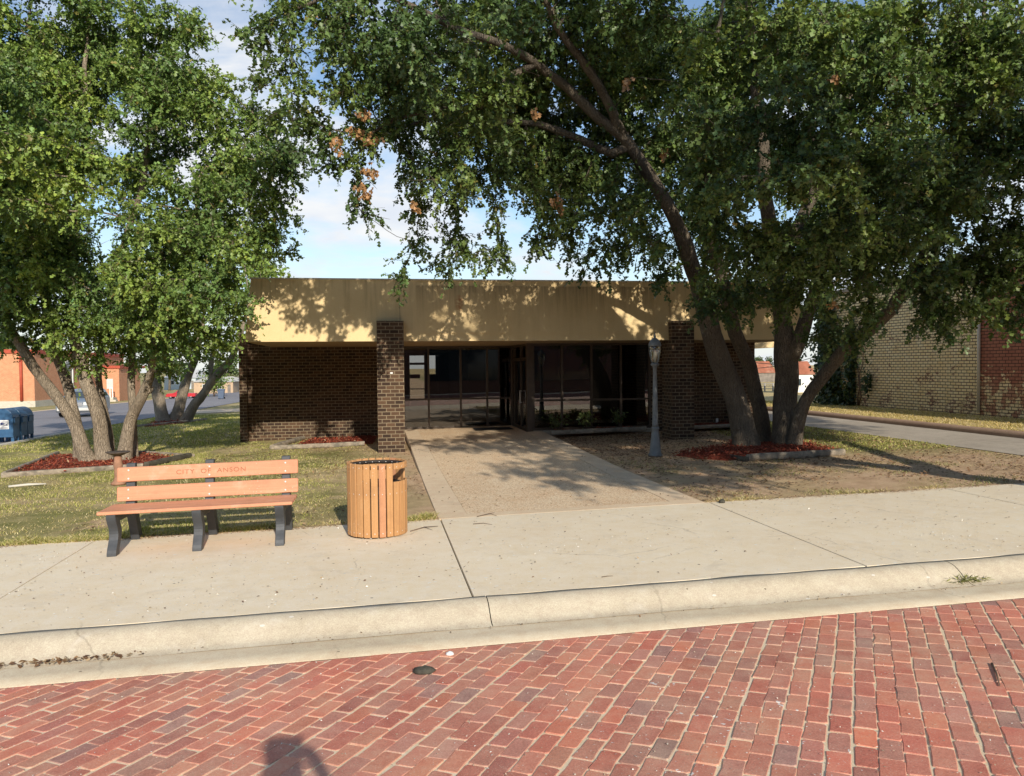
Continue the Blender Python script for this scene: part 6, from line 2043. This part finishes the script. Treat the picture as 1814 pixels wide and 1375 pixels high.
def far_tree(label, u, vb, vt, wpx, seed, color=(0.09, 0.13, 0.04), name='tree'):
    p, d = GP(u, vb)
    h = P(u, vt, d)[2] - p[2]; r = wpx / 2 / FOC * d
    rg = np.random.default_rng(seed)
    root = empty(name, tuple(p), 0, label, 'tree', 'trees beyond the lot')
    m = MB(); m.tube([p - np.array([0, 0, .3]), p + np.array([0.1, 0, h * .3]), p + np.array([0, 0, h * .6])], [r * .09, r * .07, r * .04], 8)
    for k in range(5):
        a = rg.uniform(0, 6.28); m.tube([p + np.array([0, 0, h * .35]), p + np.array([math.cos(a) * r * .5, math.sin(a) * r * .5, h * .65])], [r * .045, r * .02], 5)
    m.build('trunk', M['bark_right'], root, fixn=False)
    cs = rg.normal(size=(16, 3)); cs /= np.linalg.norm(cs, axis=1)[:, None]
    cs = cs * np.array([r * .7, r * .7, h * .26]) + p + np.array([0, 0, h * .68])
    n = 2200
    c = cs[rg.integers(0, 16, n)]
    w = rg.normal(size=(n, 3)); w /= np.linalg.norm(w, axis=1)[:, None]
    q = c + w * (rg.random((n, 1)) ** .5) * np.array([r * .42, r * .42, h * .15])
    L = r * .16 * (.6 + .8 * rg.random(n))
    leaf_mesh('crown', q, rg.normal(size=(n, 3)), rg.normal(size=(n, 3)) * .6 + np.array([0, -.3, .8]), L, L * .8, leaf_colors(rg, q, color, .3, .02), M['leaf'], root, simple=True)


far_tree('round tree rising behind the orange brick building', 8, 716, 594, 70, 201)
far_tree('tree beyond the steps of the orange brick building', 226, 708, 640, 44, 202)
far_tree('pale green tree behind the white-roofed house', 300, 692, 632, 52, 203, (0.12, 0.16, 0.06))
far_tree('dark tree behind the tan house', 400, 690, 640, 46, 204)
far_tree('bushy tree just behind the left end of the office roof', 470, 700, 452, 110, 205, (0.13, 0.19, 0.04))
far_tree('small tree on the skyline above the rusty shack', 1352, 672, 629, 36, 206, (0.10, 0.14, 0.06))
far_tree('tree on the skyline beyond the white shed', 1395, 672, 625, 40, 207)

# ------------------------------------------------------------------ background, right
X = 18.3
yb = empty('painted_brick_building', (X, 20, G(X, 20)), 0, 'long brick building with worn yellow and red paint beyond the alley', 'building')
mb = MB(); mb.box(X, X + 14, 10.9, 30.2, 0.0, 4.82); mb.build('wall', M['painted_brick'], yb)
mb = MB(); mb.box(X - .05, X + 14.05, 10.85, 30.25, 4.822, 4.95); mb.build('coping', M['sill'], yb)
mb = MB(); mb.tube([(X - .06, 21.75, .45), (X - .06, 21.75, 4.8)], .045, 8); mb.build('downpipe', M['offwhite'], yb)


def ivy():
    rg = np.random.default_rng(77)
    root = empty('ivy', (X - .1, 29.6, G(X, 29)), 0, 'dark ivy climbing the far corner of the painted brick building', 'ivy')
    m = MB()
    for k in range(9):
        y = rg.uniform(27.6, 30.2); z = G(X, y)
        pts = [(X - .03, y, z)]
        for s_ in range(7):
            y += rg.normal() * .16; z += rg.uniform(.3, .6); pts.append((X - .03 - rg.random() * .05, min(y, 30.25), z))
        m.tube(pts, [.03, .026, .022, .02, .016, .012, .009, .005], 5)
    m.build('stem', M['twig'], root, fixn=False)
    n = 7500
    cl = [(30.2, .9, .9, .8), (30.1, 2.2, .75, .9), (30.2, 3.5, .7, .8), (29.6, 1.0, .5, .8), (28.3, .8, .16, .8), (28.3, 1.9, .16, .9), (28.25, 2.7, .14, .6), (29.3, .3, .7, .25), (30.4, 4.2, .6, .5), (29.8, 2.9, .4, .6), (27.2, 1.0, .07, .5)]
    wts = np.array([c[2] * c[3] for c in cl]); k = rg.choice(len(cl), n, p=wts / wts.sum())
    c = np.array(cl)[k]
    y = c[:, 0] + rg.normal(size=n) * c[:, 2] * .5; z = G(X, 29) + c[:, 1] + rg.normal(size=n) * c[:, 3] * .55
    x = X - .04 - np.abs(rg.normal(size=n)) * .16
    corner = y > 30.2
    x = np.where(corner, X - .25 + rg.random(n) * 0.6, x)
    z = np.maximum(z, G(X, 29) + .03)
    q = np.stack([x, y, z], 1)
    L = .17 * (.6 + .7 * rg.random(n))
    leaf_mesh('foliage', q, rg.normal(size=(n, 3)) * .5 + np.array([-.2, 0, -.6]), rg.normal(size=(n, 3)) * .45 + np.array([-1, -.2, .4]), L, L * .85, leaf_colors(rg, q, (.045, .075, .022), .35, .02), M['leaf'], root, simple=True)


ivy()
for i, (y, h) in enumerate(((27.9, 2.2), (27.0, 1.9))):
    pass
house('shed', 'rusty-roofed wooden shack seen between the stems of the huge tree', 1326, 1376, 677, 661, 640, 'greywood', 'rust', 1.5, door=True, cat='shack', win=0)
p, d = GP(1371, 680)
m = MB(); q0, q1 = P(1364, 679, d), P(1374, 663, d); m.box(q0[0], q1[0], p[1] - 1.2, p[1] - 1.0, q0[2] - .2, q1[2])
tag(m.build('tarp_panel', M['teal']), 'bright blue panel leaning at the shack', 'panel')
house('shed', 'bright white shed under a brick-red roof left of the ivy', 1392, 1446, 695, 664, 640, 'white', 'rust', 0.9, door=False, cat='shed', win=1)
# wire fence along the back of the lot
p, d = GP(1340, 694)
fl = empty('wire_fence', tuple(p), 0, 'thin post and wire fence across the dry grass behind the alley', 'fence')
for u in (1318, 1332, 1347, 1356, 1372, 1386, 1400, 1416, 1432):
    q = P(u, 694, d); z0 = G(q[0], p[1]); zt = P(u, 679, d)[2]
    m = MB(); m.tube([(q[0], p[1], z0 - .1), (q[0], p[1], zt)], .05, 6); m.build('post', M['pole'], fl)
for v in (680, 684, 689):
    m = MB(); a, b = P(1312, v, d), P(1440, v, d); m.tube([(a[0], p[1], a[2]), (b[0], p[1], b[2])], .022, 4)
    m.build('rail', M['pole'], fl)
# overhead wires
for i, (v0, v1, lab) in enumerate(((620, 626, 'upper overhead wire crossing the sky behind the alley'), (637, 630, 'lower overhead wire sloping across the sky behind the alley'))):
    a, b = P(1250, v0 + 8 * i, 75), P(1500, v1 - 22 * i, 75)
    m = MB(); m.tube([a + (b - a) * t - np.array([0, 0, 1.2 * (1 - (2 * t - 1) ** 2)]) for t in np.linspace(0, 1, 9)], .03, 4)
    tag(m.build('overhead_wire', M['wire']), lab, 'wire')

# ------------------------------------------------------------------ across the street, seen only in the glass
sf = empty('storefront', (5, -18, 0), 0, 'shaded brick storefront across the brick street, mirrored dark in the glass front', 'building')
mb = MB(); mb.box(-40, 60, -26, -18, -1, 8.4); mb.build('wall', M['storefront'], sf)  # out of view; wall made taller to keep low sky light off the porch
mb = MB(); mb.box(-40.1, 60.1, -26, -17.85, 8.402, 8.7); mb.build('coping', M['sill'], sf)
for k in range(12):
    x = -36 + k * 8; mb = MB(); mb.box(x, x + 6, -18.0, -17.95, .9, 3.6)
    mb.build('shop_window', M['carglass'], sf)

# ------------------------------------------------------------------ the photographer, whose shadow falls on the bricks
def skin_part(name, joints, edges, mat, parent, root_i=0, sub=2):
    """one continuous surface grown over a skeleton: joints = [(x, y, z, rx, ry)]"""
    me = bpy.data.meshes.new(name)
    off = parent_off(parent)
    me.from_pydata([(j[0] - off[0], j[1] - off[1], j[2] - off[2]) for j in joints], edges, [])
    o = link(name, me, mat, parent)
    md = o.modifiers.new('skin', 'SKIN'); md.use_smooth_shade = True
    for i, j in enumerate(joints):
        sv_ = me.skin_vertices[0].data[i]
        sv_.radius = (j[3], j[4] if len(j) > 4 else j[3]); sv_.use_root = (i == root_i)
    o.modifiers.new('smooth', 'SUBSURF').levels = 1
    o.modifiers['smooth'].render_levels = sub
    return o


def photographer():
    bx, by = 0.15, -0.46
    zg = street_z(bx, by)
    root = empty('person', (bx, by, zg), 0, 'person in the street holding up a camera, seen only by a shadow on the bricks', 'person')
    S = 1.16
    X = lambda x, y, z, *r: (bx + x * S, by + y * S, zg + z * S, *[q * S for q in r])
    J = [X(0, 0, .95, .13, .10), X(0, 0, 1.15, .125, .095), X(0, .01, 1.36, .15, .10), X(0, .01, 1.48, .06, .06), X(0, .03, 1.56, .062, .07), X(0, .05, 1.66, .078, .095), X(0, .04, 1.76, .05, .06)]
    E = [(0, 1), (1, 2), (2, 3), (3, 4), (4, 5), (5, 6)]
    for sx in (-1, 1):
        b = len(J)
        J += [X(sx * .10, 0, .88, .085), X(sx * .11, .02, .50, .06), X(sx * .12, -.01, .10, .04), X(sx * .13, .12, .03, .035)]
        E += [(0, b), (b, b + 1), (b + 1, b + 2), (b + 2, b + 3)]
        b = len(J)
        J += [X(sx * .19, .01, 1.40, .055), X(sx * .27, .10, 1.20, .045), X(sx * .15, .26, 1.46, .032), X(sx * .10, .30, 1.58, .035, .02)]
        E += [(2, b), (b, b + 1), (b + 1, b + 2), (b + 2, b + 3)]
        h = b + 3
        for k in range(4):
            q = len(J); L_ = (.040, .045, .042, .033)[k]
            J += [X(sx * (.085 - .0), .33, 1.615 - k * .018, .009), X(sx * (.085 - L_), .345, 1.62 - k * .018, .008), X(sx * (.085 - 1.5 * L_), .335, 1.622 - k * .018, .007)]
            E += [(h, q), (q, q + 1), (q + 1, q + 2)]
        q = len(J)
        J += [X(sx * .08, .29, 1.555, .011), X(sx * .05, .285, 1.565, .009)]
        E += [(h, q), (q, q + 1)]
    skin_part('body', J, E, M['skin'], root)
    T_ = [X(0, 0, .90, .145, .115), X(0, 0, 1.15, .14, .11), X(0, .01, 1.36, .165, .115), X(0, .01, 1.44, .09, .08)]
    E2 = [(0, 1), (1, 2), (2, 3)]
    for sx in (-1, 1):
        b = len(T_); T_ += [X(sx * .19, .01, 1.40, .07), X(sx * .25, .07, 1.25, .062)]; E2 += [(2, b), (b, b + 1)]
    skin_part('shirt', T_, E2, M['cart'], root)
    L_ = [X(0, 0, .92, .14, .115)]; E3 = []
    for sx in (-1, 1):
        b = len(L_); L_ += [X(sx * .10, 0, .82, .10), X(sx * .11, .02, .48, .075), X(sx * .12, -.01, .06, .06)]; E3 += [(0, b), (b, b + 1), (b + 1, b + 2)]
    skin_part('trousers', L_, E3, M['navy'], root)
    skin_part('hair', [X(0, .02, 1.70, .085, .095), X(0, .03, 1.78, .07, .08), X(0, -.02, 1.64, .07, .06)], [(0, 1), (0, 2)], M['twig'], root)
    for sx in (-1, 1):
        skin_part('shoe', [X(sx * .12, -.05, .045, .045), X(sx * .125, .06, .04, .048, .04), X(sx * .13, .17, .03, .04, .03)], [(0, 1), (1, 2)], M['rubber'], root)


M['skin'] = mat_plain('skin', (0.55, 0.33, 0.23), 0.5, 0.06, 6, 0.05)
photographer()

# ------------------------------------------------------------------ sky, sun, camera
world = bpy.data.worlds.new('World'); scene.world = world; world.use_nodes = True
wt = world.node_tree; wn = wt.nodes
bg = wn['Background']
sky = wn.new('ShaderNodeTexSky'); sky.sky_type = 'NISHITA'; sky.sun_disc = False
sky.sun_elevation = SKY_EL; sky.sun_rotation = math.atan2(SUN_DIR[0], SUN_DIR[1])
sky.air_density = 1.0; sky.dust_density = 0.3; sky.ozone_density = 1.6
tc = wn.new('ShaderNodeTexCoord')
sp = wn.new('ShaderNodeSeparateXYZ'); wt.links.new(tc.outputs['Generated'], sp.inputs[0])


def wmath(op, a, b=0.0, clamp=False):
    m = wn.new('ShaderNodeMath'); m.operation = op; m.use_clamp = clamp
    for i, v in enumerate((a, b)):
        if hasattr(v, 'is_linked'): wt.links.new(v, m.inputs[i])
        else: m.inputs[i].default_value = v
    return m.outputs[0]


den = wmath('ADD', wmath('MAXIMUM', sp.outputs[2], 0.0), 0.22)
cx = wmath('DIVIDE', sp.outputs[0], den); cy = wmath('DIVIDE', sp.outputs[1], den)
cb = wn.new('ShaderNodeCombineXYZ'); wt.links.new(cx, cb.inputs[0]); wt.links.new(cy, cb.inputs[1]); cb.inputs[2].default_value = 3.7
n1 = wn.new('ShaderNodeTexNoise'); n1.inputs['Scale'].default_value = 1.55; n1.inputs['Detail'].default_value = 9; n1.inputs['Roughness'].default_value = 0.58; n1.inputs['Distortion'].default_value = 0.25
wt.links.new(cb.outputs[0], n1.inputs['Vector'])
rp = wn.new('ShaderNodeValToRGB'); rp.color_ramp.elements[0].position = 0.49; rp.color_ramp.elements[1].position = 0.63
rp.color_ramp.elements[0].color = (0, 0, 0, 1); rp.color_ramp.elements[1].color = (1, 1, 1, 1)
wt.links.new(n1.outputs['Fac'], rp.inputs['Fac'])
n2 = wn.new('ShaderNodeTexNoise'); n2.inputs['Scale'].default_value = 5.0; n2.inputs['Detail'].default_value = 6
wt.links.new(cb.outputs[0], n2.inputs['Vector'])
cc = wn.new('ShaderNodeValToRGB'); cc.color_ramp.elements[0].position = 0.3; cc.color_ramp.elements[1].position = 0.7
CL = 8.0
cc.color_ramp.elements[0].color = (0.80, 0.84, 0.92, 1); cc.color_ramp.elements[1].color = (1, 0.99, 0.97, 1)
wt.links.new(n2.outputs['Fac'], cc.inputs['Fac'])
sc2 = wn.new('ShaderNodeVectorMath'); sc2.operation = 'SCALE'; sc2.inputs['Scale'].default_value = CL
wt.links.new(cc.outputs[0], sc2.inputs[0])
mxw = wn.new('ShaderNodeMix'); mxw.data_type = 'RGBA'
north = wmath('MULTIPLY', wmath('ADD', sp.outputs[1], 0.25), 2.5, True)
wt.links.new(wmath('MULTIPLY', wmath('MULTIPLY', rp.outputs[0], 0.92), north), mxw.inputs[0]); skm = wn.new('ShaderNodeVectorMath'); skm.operation = 'SCALE'; skm.inputs['Scale'].default_value = 1.2
wt.links.new(sky.outputs[0], skm.inputs[0]); wt.links.new(skm.outputs[0], mxw.inputs[6]); wt.links.new(sc2.outputs[0], mxw.inputs[7])
hz = wn.new('ShaderNodeMix'); hz.data_type = 'RGBA'
wt.links.new(wmath('MULTIPLY', wmath('SUBTRACT', 1.0, wmath('MULTIPLY', wmath('MAXIMUM', sp.outputs[2], 0.0), 5.5), True), wmath('MULTIPLY', north, 0.75)), hz.inputs[0])
wt.links.new(mxw.outputs[2], hz.inputs[6]); hz.inputs[7].default_value = (5.9, 6.5, 7.3, 1)
wt.links.new(hz.outputs[2], bg.inputs['Color'])
bg.inputs['Strength'].default_value = 0.125

sun = bpy.data.lights.new('sun', 'SUN'); sun.energy = 5.0; sun.angle = R(0.55); sun.color = (1.0, 0.92, 0.79)
so = bpy.data.objects.new('sun', sun); col.objects.link(so)
sv = Vector((SUN_DIR[0] * math.cos(SKY_EL), SUN_DIR[1] * math.cos(SKY_EL), math.sin(SKY_EL) * math.hypot(*SUN_DIR)))
so.rotation_euler = sv.to_track_quat('Z', 'Y').to_euler()

cam = bpy.data.cameras.new('camera'); co = bpy.data.objects.new('camera', cam); col.objects.link(co)
cam.sensor_width = 36.0; cam.sensor_fit = 'HORIZONTAL'; cam.lens = 36.0 * FOC / 1814.0; cam.clip_start = 0.05; cam.clip_end = 3000
co.matrix_world = Matrix(((_r[0], _u[0], -_f[0], CAM[0]), (_r[1], _u[1], -_f[1], CAM[1]), (_r[2], _u[2], -_f[2], CAM[2]), (0, 0, 0, 1)))
scene.camera = co
scene.render.resolution_x, scene.render.resolution_y = 1024, 776
scene.view_settings.view_transform = 'Standard'; scene.view_settings.look = 'None'; scene.view_settings.exposure = 0.0; scene.view_settings.gamma = 1.0
scene.render.engine = 'CYCLES'
scene.cycles.use_denoising = True
scene.cycles.max_bounces = 8; scene.cycles.transparent_max_bounces = 12; scene.cycles.transmission_bounces = 6
scene.cycles.sample_clamp_indirect = 4.0
